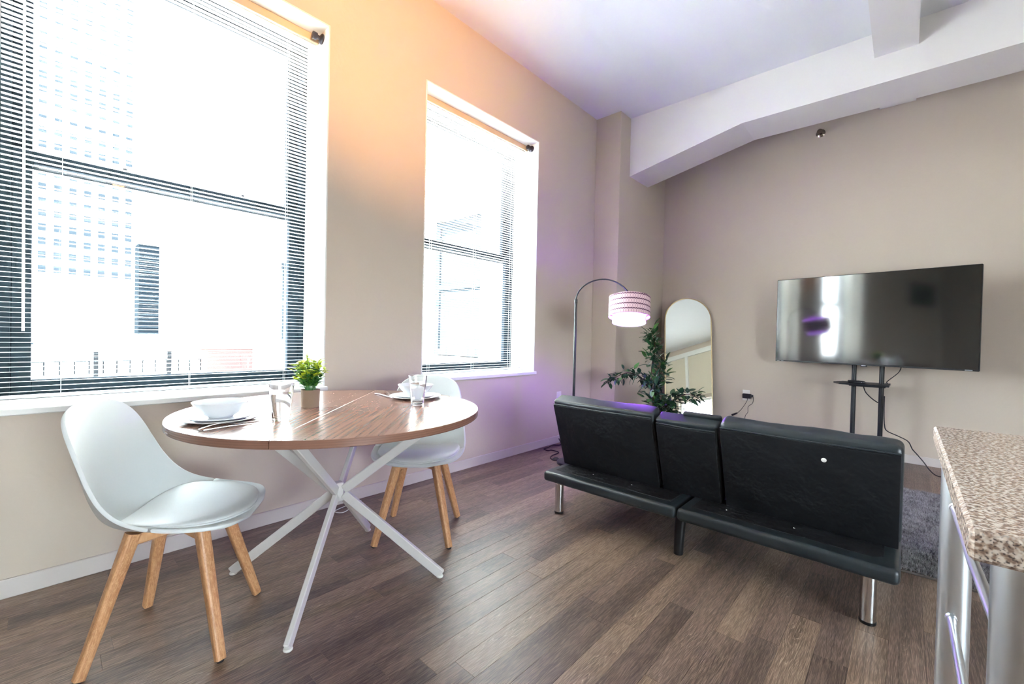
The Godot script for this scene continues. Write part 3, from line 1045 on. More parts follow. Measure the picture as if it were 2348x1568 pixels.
func build_table() -> void:
	var t := thing("dining_table", "round walnut dining table on white crossed metal legs", "table", TABLE)
	var r := 0.615
	var turn := deg_to_rad(-45.0)     # the seam between the leaves runs diagonally
	for h in 2:
		# half disc: top face with the grain along the seam
		var s := shape(Transform3D(Basis(Vector3.UP, turn + PI * h), Vector3.ZERO))
		var g := 0.0008
		var arc := []
		var a0 := asin(g / r)
		for k in 49:
			var a := lerpf(a0, PI - a0, k / 48.0)
			arc.append(Vector2(cos(a) * r, sin(a) * r))
		var e := 0.002
		var top := 0.75
		var bot := 0.722
		var inner := []
		for p in arc:
			var q: Vector2 = p * (1.0 - e / r)
			inner.append(Vector2(q.x, maxf(q.y, g + e)))
		var st := s.v.size()
		for k in 48:
			for y in [top, bot]:
				var c := Vector3(0, y, -(g + e))
				var a := Vector3(inner[k].x, y, -inner[k].y)
				var b := Vector3(inner[k + 1].x, y, -inner[k + 1].y)
				st = s.uv.size()
				if y == top: s.tri(c, a, b)
				else: s.tri(c, b, a)
				for q in 3:
					var lp: Vector3 = [c, a, b][q] if y == top else [c, b, a][q]
					s.uv[st + q] = Vector2(lp.z * 1.1 + h * 0.37, lp.x * 0.40 + 0.5 + h * 0.3)
		var rim := []
		for yy in [[bot, inner], [bot + e, arc], [top - e, arc], [top, inner]]:
			var row := []
			for p in yy[1]: row.append(Vector3(p.x, yy[0], -p.y))
			rim.append(row)
		s.sheet([rim[0], rim[1]], Vector2(0.05, 3))
		s.sheet([rim[1], rim[2]], Vector2(0.05, 3))
		s.sheet([rim[2], rim[3]], Vector2(0.05, 3))
		s.quad(Vector3(-r + 0.003, bot, -g), Vector3(r - 0.003, bot, -g), Vector3(r - 0.003, top - e, -g), Vector3(-r + 0.003, top - e, -g))
		s.quad(Vector3(-r + 0.003, top - e, -g), Vector3(r - 0.003, top - e, -g), Vector3(r - 0.003, top, -g - e), Vector3(-r + 0.003, top, -g - e))
		part("tabletop_leaf", s, mm("walnut_top"), t)
	var met := mm("white_table_metal")
	part("hub", shape().box(Vector3(0, 0.375, 0), Vector3(0.036, 0.085, 0.036), 0.003), met, t)
	var k := 0
	for f in [Vector2(0.335, 0.335), Vector2(0.345, -0.315), Vector2(-0.335, 0.320), Vector2(-0.305, -0.325)]:
		var foot := Vector3(f.x, 0.012, f.y)
		var head := Vector3(-f.x, 0.722, -f.y)
		var l := group_part("leg", t)
		for q in [[foot, Vector3(f.x * 0.055, 0.366, f.y * 0.055), "lower_bar"], [Vector3(-f.x * 0.055, 0.384, -f.y * 0.055), head, "upper_bar"]]:
			var d: Vector3 = (q[1] - q[0])
			var z := d.normalized()
			var x := Vector3.UP.cross(z).normalized()
			var y := z.cross(x)
			part(q[2], shape().box((q[0] + q[1]) / 2, Vector3(0.020, 0.040, d.length()), 0.003, Basis(x, y, z)), met, l)
		part("levelling_foot", shape(Transform3D(Basis(), Vector3(f.x * 0.985, 0, f.y * 0.985))).lathe([Vector2(0, 0), Vector2(0.014, 0), Vector2(0.016, 0.004), Vector2(0.014, 0.009), Vector2(0.006, 0.012), Vector2(0.006, 0.022)], 16), mm("white_plastic"), l)
		part("top_plate", shape().box(Vector3(-f.x, 0.7195, -f.y), Vector3(0.07, 0.004, 0.05), 0.001), met, l)
		k += 1

# ---------------------------------------------------------------- chairs
func make_chair(label: String, at: Vector3, forward: Vector3) -> Node3D:
	# own axes: -z is forward
	var turn := atan2(-forward.x, -forward.z)
	var c := thing("dining_chair", label, "chair", at, turn, "white shell dining chairs at the round table")
	# shell: matched points of the middle line (height, forward) and the edge (half width, height, forward)
	var line := [
		[0.426, 0.236, 0.085, 0.428, 0.235],
		[0.436, 0.226, 0.150, 0.439, 0.224],
		[0.439, 0.200, 0.198, 0.445, 0.196],
		[0.434, 0.130, 0.228, 0.452, 0.130],
		[0.424, 0.040, 0.241, 0.462, 0.050],
		[0.416, -0.050, 0.241, 0.478, -0.020],
		[0.416, -0.120, 0.235, 0.504, -0.078],
		[0.434, -0.172, 0.226, 0.544, -0.122],
		[0.478, -0.204, 0.215, 0.596, -0.156],
		[0.546, -0.222, 0.205, 0.656, -0.184],
		[0.624, -0.236, 0.195, 0.714, -0.210],
		[0.700, -0.250, 0.180, 0.762, -0.234],
		[0.764, -0.263, 0.154, 0.796, -0.254],
		[0.808, -0.273, 0.112, 0.818, -0.268],
		[0.829, -0.279, 0.055, 0.830, -0.278],
	]
	var fine := []
	var nseg := 5
	for i in line.size() - 1:
		for j in nseg:
			var t := float(j) / nseg
			var row := []
			for q in 5:
				row.append(cubic_interpolate(line[i][q], line[i + 1][q], line[maxi(i - 1, 0)][q], line[mini(i + 2, line.size() - 1)][q], t))
			fine.append(row)
	fine.append(line[line.size() - 1])
	var nu := 24
	var mid := []
	for p in fine:
		var row := []
		for i in nu + 1:
			var u := -1.0 + 2.0 * i / nu
			var b := pow(absf(u), 2.3)
			row.append(Vector3(p[2] * u, lerpf(p[0], p[3], b), -lerpf(p[1], p[4], b)))
		mid.append(row)
	# normals of the middle sheet, then a front and a back skin
	var nr := mid.size()
	var inn := []
	var outr := []
	var th := 0.0055
	for r in nr:
		var a := []
		var b := []
		for i in nu + 1:
			var du: Vector3 = mid[r][mini(i + 1, nu)] - mid[r][maxi(i - 1, 0)]
			var dv: Vector3 = mid[mini(r + 1, nr - 1)][i] - mid[maxi(r - 1, 0)][i]
			var nn := du.cross(dv).normalized()
			if nn.y < 0 and r < nr / 3: nn = -nn
			a.append(mid[r][i] + nn * th)
			b.append(mid[r][i] - nn * th)
		inn.append(a)
		outr.append(b)
	var sh := shape()
	# find the facing from one patch
	var d0: Vector3 = (inn[10][10] - outr[10][10]).normalized()
	var face: Vector3 = (inn[10][11] - inn[10][10]).cross(inn[11][10] - inn[10][10])
	var flip: bool = face.dot(d0) < 0
	sh.sheet(inn, Vector2.ONE, flip)
	sh.sheet(outr, Vector2.ONE, not flip)
	# rounded rim joining the two skins
	var loop_a := []
	var loop_b := []
	for i in nu + 1: loop_a.append(inn[0][i]); loop_b.append(outr[0][i])
	for r in range(1, nr): loop_a.append(inn[r][nu]); loop_b.append(outr[r][nu])
	for i in range(nu - 1, -1, -1): loop_a.append(inn[nr - 1][i]); loop_b.append(outr[nr - 1][i])
	for r in range(nr - 2, 0, -1): loop_a.append(inn[r][0]); loop_b.append(outr[r][0])
	loop_a.append(loop_a[0]); loop_b.append(loop_b[0])
	var cen := Vector3(0, 0.55, 0.05)
	var midl := []
	for k in loop_a.size():
		var m: Vector3 = (loop_a[k] + loop_b[k]) / 2
		var o: Vector3 = (m - cen)
		var ax: Vector3 = (loop_a[k] - loop_b[k]).normalized()
		o = (o - ax * o.dot(ax)).normalized()
		midl.append(m + o * 0.004)
	sh.sheet([loop_a, midl, loop_b], Vector2.ONE, flip)
	part("shell", sh, mm("white_shell"), c)
	# upholstered pad on the seat
	var pad := shape()
	var rows := []
	var ring := 40
	for r in 15:
		var f := r / 14.0
		var row := []
		for k in ring + 1:
			var a := TAU * k / ring
			var ca := cos(a)
			var sa := sin(a)
			var e := 2.5
			var sup := 1.0 / pow(pow(absf(ca), e) + pow(absf(sa), e), 1.0 / e)
			var rad := sin(f * PI / 2.0) if f < 1.0 else 1.0
			var x := ca * sup * 0.211 * rad * (1.0 + 0.06 * sa)
			var fw := 0.042 - sa * sup * 0.189 * rad
			var crown := pow(maxf(0.0, 1.0 - pow(rad, 4.0)), 0.5)
			# the pad lies in the shell: height of the shell here, plus its own thickness
			var y := seat_height(fine, x, fw) + 0.0145 + 0.020 * crown
			row.append(Vector3(x, y, -fw))
		rows.append(row)
	pad.sheet(rows, Vector2.ONE, true)
	# check: the pad must face up
	if pad.n[0].y < 0:
		pad = shape()
		pad.sheet(rows, Vector2.ONE, false)
	var last: Array = rows[14]
	var low := []
	for p in last: low.append((p as Vector3) + Vector3(0, -0.012, 0))
	pad.sheet([last, low], Vector2.ONE, false)
	part("seat_pad", pad, mm("white_seat_pad"), c)
	part("pad_piping", shape().tube(last.map(func(p): return p + Vector3(0, -0.006, 0)), 0.0042, 6, false), mm("white_shell"), c)
	# wooden cross frame and legs
	var wood := mm("beech_leg")
	for a in [PI / 4, -PI / 4]:
		part("cross_brace", shape().box(Vector3(0, 0.388, 0), Vector3(0.036, 0.034, 0.30), 0.004, Basis(Vector3.UP, a)), wood, c)
	part("mount_plate", shape(Transform3D(Basis(), Vector3(0, 0.403, 0))).lathe([Vector2(0, 0), Vector2(0.075, 0), Vector2(0.075, 0.008), Vector2(0, 0.008)], 24), mm("black_metal"), c)
	for sx in [-1.0, 1.0]:
		for sz in [-1.0, 1.0]:
			var top := Vector3(sx * 0.098, 0.408, sz * 0.098)
			var bot := Vector3(sx * 0.190, 0.006, sz * 0.190)
			var path := []
			var rad := []
			for k in 5:
				path.append(bot.lerp(top, k / 4.0))
				rad.append(lerpf(0.0150, 0.0205, k / 4.0))
			var l := part("leg", shape().tube(path, rad, 24, true, 4.5, PI / 4 + atan2(sz, sx)), wood, c)
			part("glide", shape(Transform3D(Basis(), bot + Vector3(0, -0.006, 0))).lathe([Vector2(0, 0), Vector2(0.011, 0), Vector2(0.012, 0.007), Vector2(0, 0.008)], 14), mm("foot_rubber"), l)
	return c

func seat_height(fine: Array, x: float, fw: float) -> float:
	for i in range(1, 50):
		if fine[i][1] <= fw or i == 49:
			var t: float = clampf((fine[i - 1][1] - fw) / maxf(fine[i - 1][1] - fine[i][1], 1e-5), 0.0, 1.0)
			var h: float = lerpf(fine[i - 1][0], fine[i][0], t)
			var e: float = lerpf(fine[i - 1][3], fine[i][3], t)
			var w: float = lerpf(fine[i - 1][2], fine[i][2], t)
			return lerpf(h, e, pow(clampf(absf(x) / w, 0.0, 1.0), 2.3))
	return 0.43

func build_chairs() -> void:
	make_chair("white shell dining chair with wooden legs in front of the left window", Vector3(0.728, 0, -0.356), Vector3(0.543, 0, -0.84))
	make_chair("white shell dining chair with wooden legs behind the far side of the table", Vector3(0.666, 0, -1.427), Vector3(0.683, 0, 0.73))

# ---------------------------------------------------------------- on the table
func plate_shape(r: float, h: float) -> Shape:
	return shape().lathe([Vector2(0, 0), Vector2(r * 0.70, 0), Vector2(r * 0.74, 0.002), Vector2(r * 0.97, h - 0.003), Vector2(r, h), Vector2(r * 0.985, h + 0.0015), Vector2(r * 0.95, h + 0.0005), Vector2(r * 0.76, 0.007), Vector2(r * 0.68, 0.0055), Vector2(0, 0.0055)], 56)

func bowl_shape(r: float, h: float) -> Shape:
	return shape().lathe([Vector2(0, 0), Vector2(r * 0.42, 0), Vector2(r * 0.46, 0.004), Vector2(r * 0.72, h * 0.38), Vector2(r * 0.90, h * 0.72), Vector2(r, h - 0.001), Vector2(r * 0.995, h), Vector2(r * 0.965, h - 0.002), Vector2(r * 0.86, h * 0.72), Vector2(r * 0.66, h * 0.40), Vector2(r * 0.40, 0.010), Vector2(0, 0.008)], 56)

func tumbler_shape() -> Shape:
	return shape().lathe([Vector2(0, 0), Vector2(0.0275, 0), Vector2(0.0295, 0.002), Vector2(0.0435, 0.1375), Vector2(0.0430, 0.139), Vector2(0.0413, 0.1375), Vector2(0.0275, 0.014), Vector2(0.0245, 0.011), Vector2(0, 0.011)], 48)

func fork_shape() -> Shape:
	# lies along -z, tines forward
	var s := shape()
	var rows := []
	for k in 13:
		var t := k / 12.0
		var z := 0.095 - t * 0.125
		var w := lerpf(0.0065, 0.0032, smoothstep(0.0, 0.75, t)) if t < 0.8 else lerpf(0.0032, 0.011, smoothstep(0.8, 1.0, t))
		var y := 0.004 + 0.010 * sin(clampf(t, 0, 1) * PI)
		var row := []
		for a in 9:
			var q := TAU * a / 8
			row.append(Vector3(cos(q) * w, y + sin(q) * 0.0013, z))
		rows.append(row)
	s.sheet(rows)
	s.box(Vector3(0, 0.0052, -0.042), Vector3(0.024, 0.0022, 0.026), 0.0009)
	for k in 4:
		s.tube([Vector3(-0.0098 + k * 0.0065, 0.0052, -0.052), Vector3(-0.0098 + k * 0.0065, 0.0035, -0.075), Vector3(-0.0098 + k * 0.0065, 0.0062, -0.098)], [0.0016, 0.0014, 0.0008], 6)
	return s

func knife_shape() -> Shape:
	var s := shape()
	var rows := []
	for k in 13:
		var t := k / 12.0
		var z := 0.105 - t * 0.21
		var w := lerpf(0.0072, 0.0048, t) if t < 0.5 else lerpf(0.0085, 0.0015, pow((t - 0.5) / 0.5, 2.5))
		var th := 0.0024 if t < 0.5 else 0.0009
		var row := []
		for a in 9:
			var q := TAU * a / 8
			row.append(Vector3(cos(q) * w, 0.003 + 0.004 * sin(t * PI) + sin(q) * th, z))
		rows.append(row)
	s.sheet(rows)
	return s

func build_table_setting() -> void:
	var y := 0.7502
	var china := mm("glazed_china")
	var dp := plate_shape(0.132, 0.013).mesh()
	var sp := plate_shape(0.106, 0.011).mesh()
	var bw := bowl_shape(0.091, 0.058).mesh()
	var tb := tumbler_shape().mesh()
	var fk := fork_shape().mesh()
	var kn := knife_shape().mesh()
	var where := [
		[Vector3(0.752, y, -0.465), "nearest the left chair", Vector3(0.897, y, -0.622)],
		[Vector3(0.725, y, -1.345), "on the far side of the table", Vector3(0.925, y, -1.215)],
	]
	for k in 2:
		var p: Vector3 = where[k][0]
		var s: String = where[k][1]
		solo("dinner_plate", dp, china, "white dinner plate, lowest of the stack %s" % s, "plate", "dinner plates", Transform3D(Basis(), p))
		solo("side_plate", sp, china, "smaller white plate between dinner plate and bowl %s" % s, "plate", "side plates", Transform3D(Basis(), p + Vector3(0, 0.0058, 0)))
		solo("soup_bowl", bw, china, "white bowl on top of the plates %s" % s, "bowl", "soup bowls", Transform3D(Basis(), p + Vector3(0, 0.0116, 0)))
		solo("water_glass", tb, mm("drinking_glass"), ["clear tapered drinking glass beside the small potted plant", "clear tapered drinking glass in front of the far bowl"][k], "glass", "drinking glasses", Transform3D(Basis(), where[k][2]))
		part("water", shape().lathe([Vector2(0, 0.0105), Vector2(0.0243, 0.0105), Vector2(0.0274, 0.0135), Vector2(0.0371, 0.100), Vector2(0.0368, 0.1005), Vector2(0, 0.1003)], 48), mm("water"), get_child(get_child_count() - 1))
	var st := mm("cutlery_steel")
	# near place: fork and knife lie side by side in front of the plate
	solo("fork", fk, st, "silver fork lying in front of the near plate, closer to the plate", "fork", "forks", Transform3D(Basis(Vector3.UP, deg_to_rad(10.0)), Vector3(0.895, y, -0.455)))
	solo("table_knife", kn, st, "silver knife in front of the near plate, closer to the table edge", "knife", "knives", Transform3D(Basis(Vector3.UP, deg_to_rad(2.0)), Vector3(0.930, y, -0.475)))
	solo("fork", fk, st, "silver fork by the far plate, its handle pointing left", "fork", "forks", Transform3D(Basis(Vector3.UP, deg_to_rad(-110.0)), Vector3(0.565, y, -1.285)))
	solo("table_knife", kn, st, "silver knife by the far plate, partly hidden under its rim", "knife", "knives", Transform3D(Basis(Vector3.UP, deg_to_rad(-97.0)), Vector3(0.575, y, -1.250)))
	# small plant in a paper pot
	var pl := thing("potted_plant", "small bright green artificial plant in a brown paper pot on the table", "plant", Vector3(0.672, y, -0.824))
	part("pot", shape().lathe([Vector2(0, 0), Vector2(0.0345, 0), Vector2(0.0365, 0.002), Vector2(0.0395, 0.077), Vector2(0.0385, 0.078), Vector2(0.037, 0.077), Vector2(0.036, 0.064), Vector2(0, 0.064)], 36), mm("kraft_pot"), pl)
	part("soil", shape().lathe([Vector2(0.0365, 0.062), Vector2(0.03, 0.067), Vector2(0, 0.069)], 24), mm("pot_soil"), pl)
	var r := RandomNumberGenerator.new()
	r.seed = 5
	var kinds := {"leaf_green": shape(), "leaf_lime": shape(), "leaf_deep": shape()}
	var stems := shape()
	for k in 44:
		var a := r.randf() * TAU
		var out := r.randf_range(0.03, 0.088) * (1.0 if k > 6 else 0.4)
		var hgt := r.randf_range(0.055, 0.115) + (0.09 - out) * 0.5
		if k == 29: hgt = 0.165; out = 0.045; a = 0.75
		if k == 28: hgt = 0.105; out = 0.105; a = 0.6
		if k == 27: hgt = 0.06; out = 0.105; a = 3.9
		var b := Vector3(cos(a) * 0.018, 0.066, sin(a) * 0.018)
		var e := Vector3(cos(a) * out, 0.066 + hgt, sin(a) * out)
		var m := (b + e) / 2 + Vector3(0, 0.02, 0) - Vector3(cos(a), 0, sin(a)) * 0.01
		var path := []
		for q in 7:
			var t := q / 6.0
			path.append(b.lerp(m, t).lerp(m.lerp(e, t), t))
		stems.tube(path, 0.0011, 5)
		for q in 13:
			var t := 0.22 + 0.78 * q / 12.0
			var p := b.lerp(m, t).lerp(m.lerp(e, t), t)
			var side := r.randf() * TAU
			var dir := (Vector3(cos(side), r.randf_range(0.2, 0.9), sin(side))).normalized()
			var which := "leaf_green"
			if t > 0.70 and e.y > 0.12: which = "leaf_lime"
			elif r.randf() < 0.35: which = "leaf_deep"
			leaf_into(kinds[which], p, dir, r.randf_range(0.024, 0.038), 0.44)
	part("stems", stems, mm("leaf_deep"), pl)
	for key in kinds:
		var o := part({"leaf_green": "leaves", "leaf_lime": "leaf_tips", "leaf_deep": "shaded_leaves"}[key] if key != "leaf_deep" else "deep_leaves", kinds[key], mm(key), pl)
		o.set_meta("kind", "stuff")

func leaf_into(s: Shape, p: Vector3, dir: Vector3, l: float, wide: float) -> void:
	var side := dir.cross(Vector3.UP)
	side = side.normalized() if side.length() > 0.1 else Vector3.RIGHT
	var up := side.cross(dir).normalized()
	var rows := []
	for k in 5:
		var t := k / 4.0
		var w := sin(PI * clampf(t * 0.92 + 0.06, 0, 1)) * wide * l * 0.5
		var c := p + dir * (l * t) - up * (0.22 * l * t * t)
		rows.append([c - side * w + up * w * 0.35, c, c + side * w + up * w * 0.35])
	s.sheet(rows, Vector2.ONE, true)

# ---------------------------------------------------------------- kitchen counter cart
func build_counter() -> void:
	var c := thing("kitchen_cart", "kitchen cart with speckled granite top on brushed steel posts at the right edge", "cart", Vector3(2.676, 0, -1.38))
	part("granite_top", shape().span(Vector3(0, 0.868, 0), Vector3(0.70, 0.90, 0.748), 0.004), mm("speckled_granite"), c)
	var st := mm("brushed_steel")
	for p in [Vector2(0.037, 0.07), Vector2(0.049, 0.668), Vector2(0.655, 0.07), Vector2(0.655, 0.668)]:
		part("post", shape(Transform3D(Basis(), Vector3(p.x, 0, p.y))).lathe([Vector2(0, 0), Vector2(0.0255, 0), Vector2(0.0255, 0.868)], 40), st, c)
	for y in [0.748, 0.518]:
		var b := part("side_bar", shape().tube([Vector3(0.032, y, 0.098), Vector3(0.034, y, 0.4), Vector3(0.040, y, 0.645)], 0.0072, 14), st, c)
		part("bar_end", shape(Transform3D(Basis(Vector3.RIGHT, PI / 2), Vector3(0.032, y, 0.092))).lathe([Vector2(0, 0), Vector2(0.0085, 0.001), Vector2(0.0095, 0.006), Vector2(0.0085, 0.013), Vector2(0, 0.014)], 16), st, b)
	for y in [0.10]:
		part("shelf", shape().span(Vector3(0.07, y, 0.06), Vector3(0.63, y + 0.022, 0.69), 0.003), mm("shelf_wood"), c)

# ---------------------------------------------------------------- television on its stand
func build_television() -> void:
	# panel turned a little towards the windows
	var a := atan2(0.262, 1.42)
	var turn := -a
	var b := Basis(Vector3.UP, turn)
	var mid := Vector3((1.63 + 3.05) / 2, 1.305, (-5.15 - 4.888) / 2)
	var tv := thing("television", "large black flat television screen in front of the beige wall", "television", mid, turn)
	part("casing", shape().box(Vector3(0, 0, -0.022), Vector3(1.444, 0.832, 0.040), 0.004), mm("black_plastic"), tv)
	part("rear_housing", shape().box(Vector3(0, -0.10, -0.062), Vector3(1.1, 0.50, 0.045), 0.015), mm("black_plastic"), tv)
	part("screen", shape().span(Vector3(-0.716, -0.402, -0.004), Vector3(0.716, 0.411, 0.0005)), mm("tv_screen"), tv)
	part("lower_bezel", shape().box(Vector3(0, -0.409, 0.001), Vector3(1.44, 0.013, 0.006), 0.002), mm("black_plastic"), tv)
	part("sensor_block", shape().box(Vector3(0.01, -0.421, -0.004), Vector3(0.045, 0.012, 0.016), 0.002), mm("black_plastic"), tv)
	part("badge", shape().box(Vector3(0.01, -0.4165, 0.0048), Vector3(0.030, 0.006, 0.0015), 0.0004), mm("badge_grey"), tv)
	part("badge", shape().box(Vector3(0.665, -0.409, 0.0046), Vector3(0.042, 0.006, 0.0015), 0.0004), mm("badge_grey"), tv)
	for x in [-0.69, -0.655]:
		part("sticker", shape().box(Vector3(x, -0.409, 0.0043), Vector3(0.022, 0.0035, 0.001), 0.0002), mm("badge_grey"), tv)
	# floor stand
	var s := thing("television_stand", "black twin post floor stand with a small shelf under the television", "stand", Vector3(2.372, 0, -5.17))
	var bm := mm("black_metal")
	for x in [-0.098, 0.100]:
		part("post", shape().tube([Vector3(x, 0.02, 0), Vector3(x, 0.8, 0), Vector3(x, 1.34, 0)], 0.0185, 20), bm, s)
	part("shelf", shape().prism(PackedVector2Array([Vector2(-0.245, -0.07), Vector2(-0.19, -0.20), Vector2(0.155, -0.20), Vector2(0.16, 0.13), Vector2(-0.19, 0.10)]), -0.007, 0.007), bm, s, Transform3D(Basis(Vector3.RIGHT, -PI / 2), Vector3(0, 0.717, 0.0)))
	part("shelf_bracket", shape().box(Vector3(0, 0.700, 0.03), Vector3(0.26, 0.018, 0.06), 0.003), bm, s)
	part("mount_plate", shape().box(Vector3(0, 1.28, 0.022), Vector3(0.42, 0.30, 0.006), 0.002), bm, s)
	part("base_plate", shape().box(Vector3(0, 0.010, 0.0), Vector3(0.46, 0.020, 0.36), 0.004), bm, s)
	var box := thing("media_box", "small flat black media box on the shelf of the television stand", "media box", Vector3(2.30, 0.7245, -5.06), 0.2)
	part("case", shape().cushion(Vector3(0, 0.011, 0), Vector3(0.12, 0.022, 0.09), 0.008, Vector3i(10, 8, 10)), mm("black_plastic"), box)
	part("light", shape().box(Vector3(0.03, 0.011, 0.0453), Vector3(0.004, 0.003, 0.001)), mm("badge_grey"), box)
	var cb := mm("cable_black")
	solo("power_cable", shape().tube(smooth([Vector3(2.496, 0.62, -5.13), Vector3(2.496, 0.488, -5.125), Vector3(2.503, 0.359, -5.12), Vector3(2.522, 0.311, -5.12), Vector3(2.598, 0.277, -5.12), Vector3(2.661, 0.243, -5.12), Vector3(2.691, 0.18, -5.12), Vector3(2.722, 0.14, -5.12), Vector3(2.765, 0.085, -5.10), Vector3(2.80, 0.035, -5.07), Vector3(2.84, 0.006, -5.03), Vector3(2.90, 0.006, -5.02), Vector3(3.1, 0.006, -5.1)]), 0.0042, 8), cb, "thin black power cable sagging from the television stand to the floor on the right", "cable")
	solo("signal_cable", shape().tube(smooth([Vector3(2.35, 0.705, -5.08), Vector3(2.352, 0.686, -5.09), Vector3(2.369, 0.64, -5.09), Vector3(2.413, 0.59, -5.09), Vector3(2.453, 0.557, -5.11)]), 0.0042, 8), cb, "short black cable hanging under the shelf between the two stand posts", "cable")
	solo("antenna_cable", shape().tube(smooth([Vector3(2.60, 0.90, -5.06), Vector3(2.598, 0.871, -5.08), Vector3(2.579, 0.831, -5.1), Vector3(2.528, 0.773, -5.1), Vector3(2.508, 0.748, -5.095), Vector3(2.517, 0.735, -5.09)]), 0.0036, 8), cb, "thin black cable running from under the screen to the right stand post", "cable")

func smooth(pts: Array) -> Array:
	var cv := Curve3D.new()
	for k in pts.size():
		var a: Vector3 = pts[maxi(k - 1, 0)]
		var b: Vector3 = pts[mini(k + 1, pts.size() - 1)]
		var t := (b - a) / 6.0
		cv.add_point(pts[k], -t, t)
	cv.bake_interval = 0.012
	var out := []
	for p in cv.get_baked_points():
		if out.is_empty() or (out[out.size() - 1] as Vector3).distance_to(p) > 0.003:
			out.append(p)
	return out

# ---------------------------------------------------------------- leaning arched mirror
func arch(w: float, h: float, grow: float) -> PackedVector2Array:
	var p := PackedVector2Array()
	p.append(Vector2(-w - grow, 0.0))
	p.append(Vector2(w + grow, 0.0))
	for k in 33:
		var a := PI * k / 32.0
		p.append(Vector2(cos(a) * (w + grow), h - w + sin(a) * (w + grow)))
	return p

func build_mirror() -> void:
	var yaw := deg_to_rad(32.0)
	var lean := deg_to_rad(9.0)
	var t := thing("arched_mirror", "tall arched mirror with thin gold frame leaning in the corner behind the plant", "mirror", Vector3(0.81, 0, -5.05))
	t.basis = Basis(Vector3.UP, yaw) * Basis(Vector3.RIGHT, -lean)
	t.position = Vector3(0.81, 0.004, -5.05)
	var w := 0.527 / 2
	var h := 1.60
	part("glass", shape().prism(arch(w, h, -0.007), -0.004, 0.0), mm("mirror_glass"), t)
	part("backing", shape().prism(arch(w, h, -0.004), -0.022, -0.0045), mm("black_plastic"), t)
	var rim := []
	var o: PackedVector2Array = arch(w, h, -0.004)
	for k in range(2, o.size()): rim.append(Vector3(o[k].x, o[k].y, -0.006))
	rim.append(Vector3(-w + 0.004, 0.004, -0.006))
	rim.push_front(Vector3(w - 0.004, 0.004, -0.006))
	part("frame", shape().tube(rim, 0.0075, 10, true, 4.0, PI / 4), mm("mirror_frame"), t)

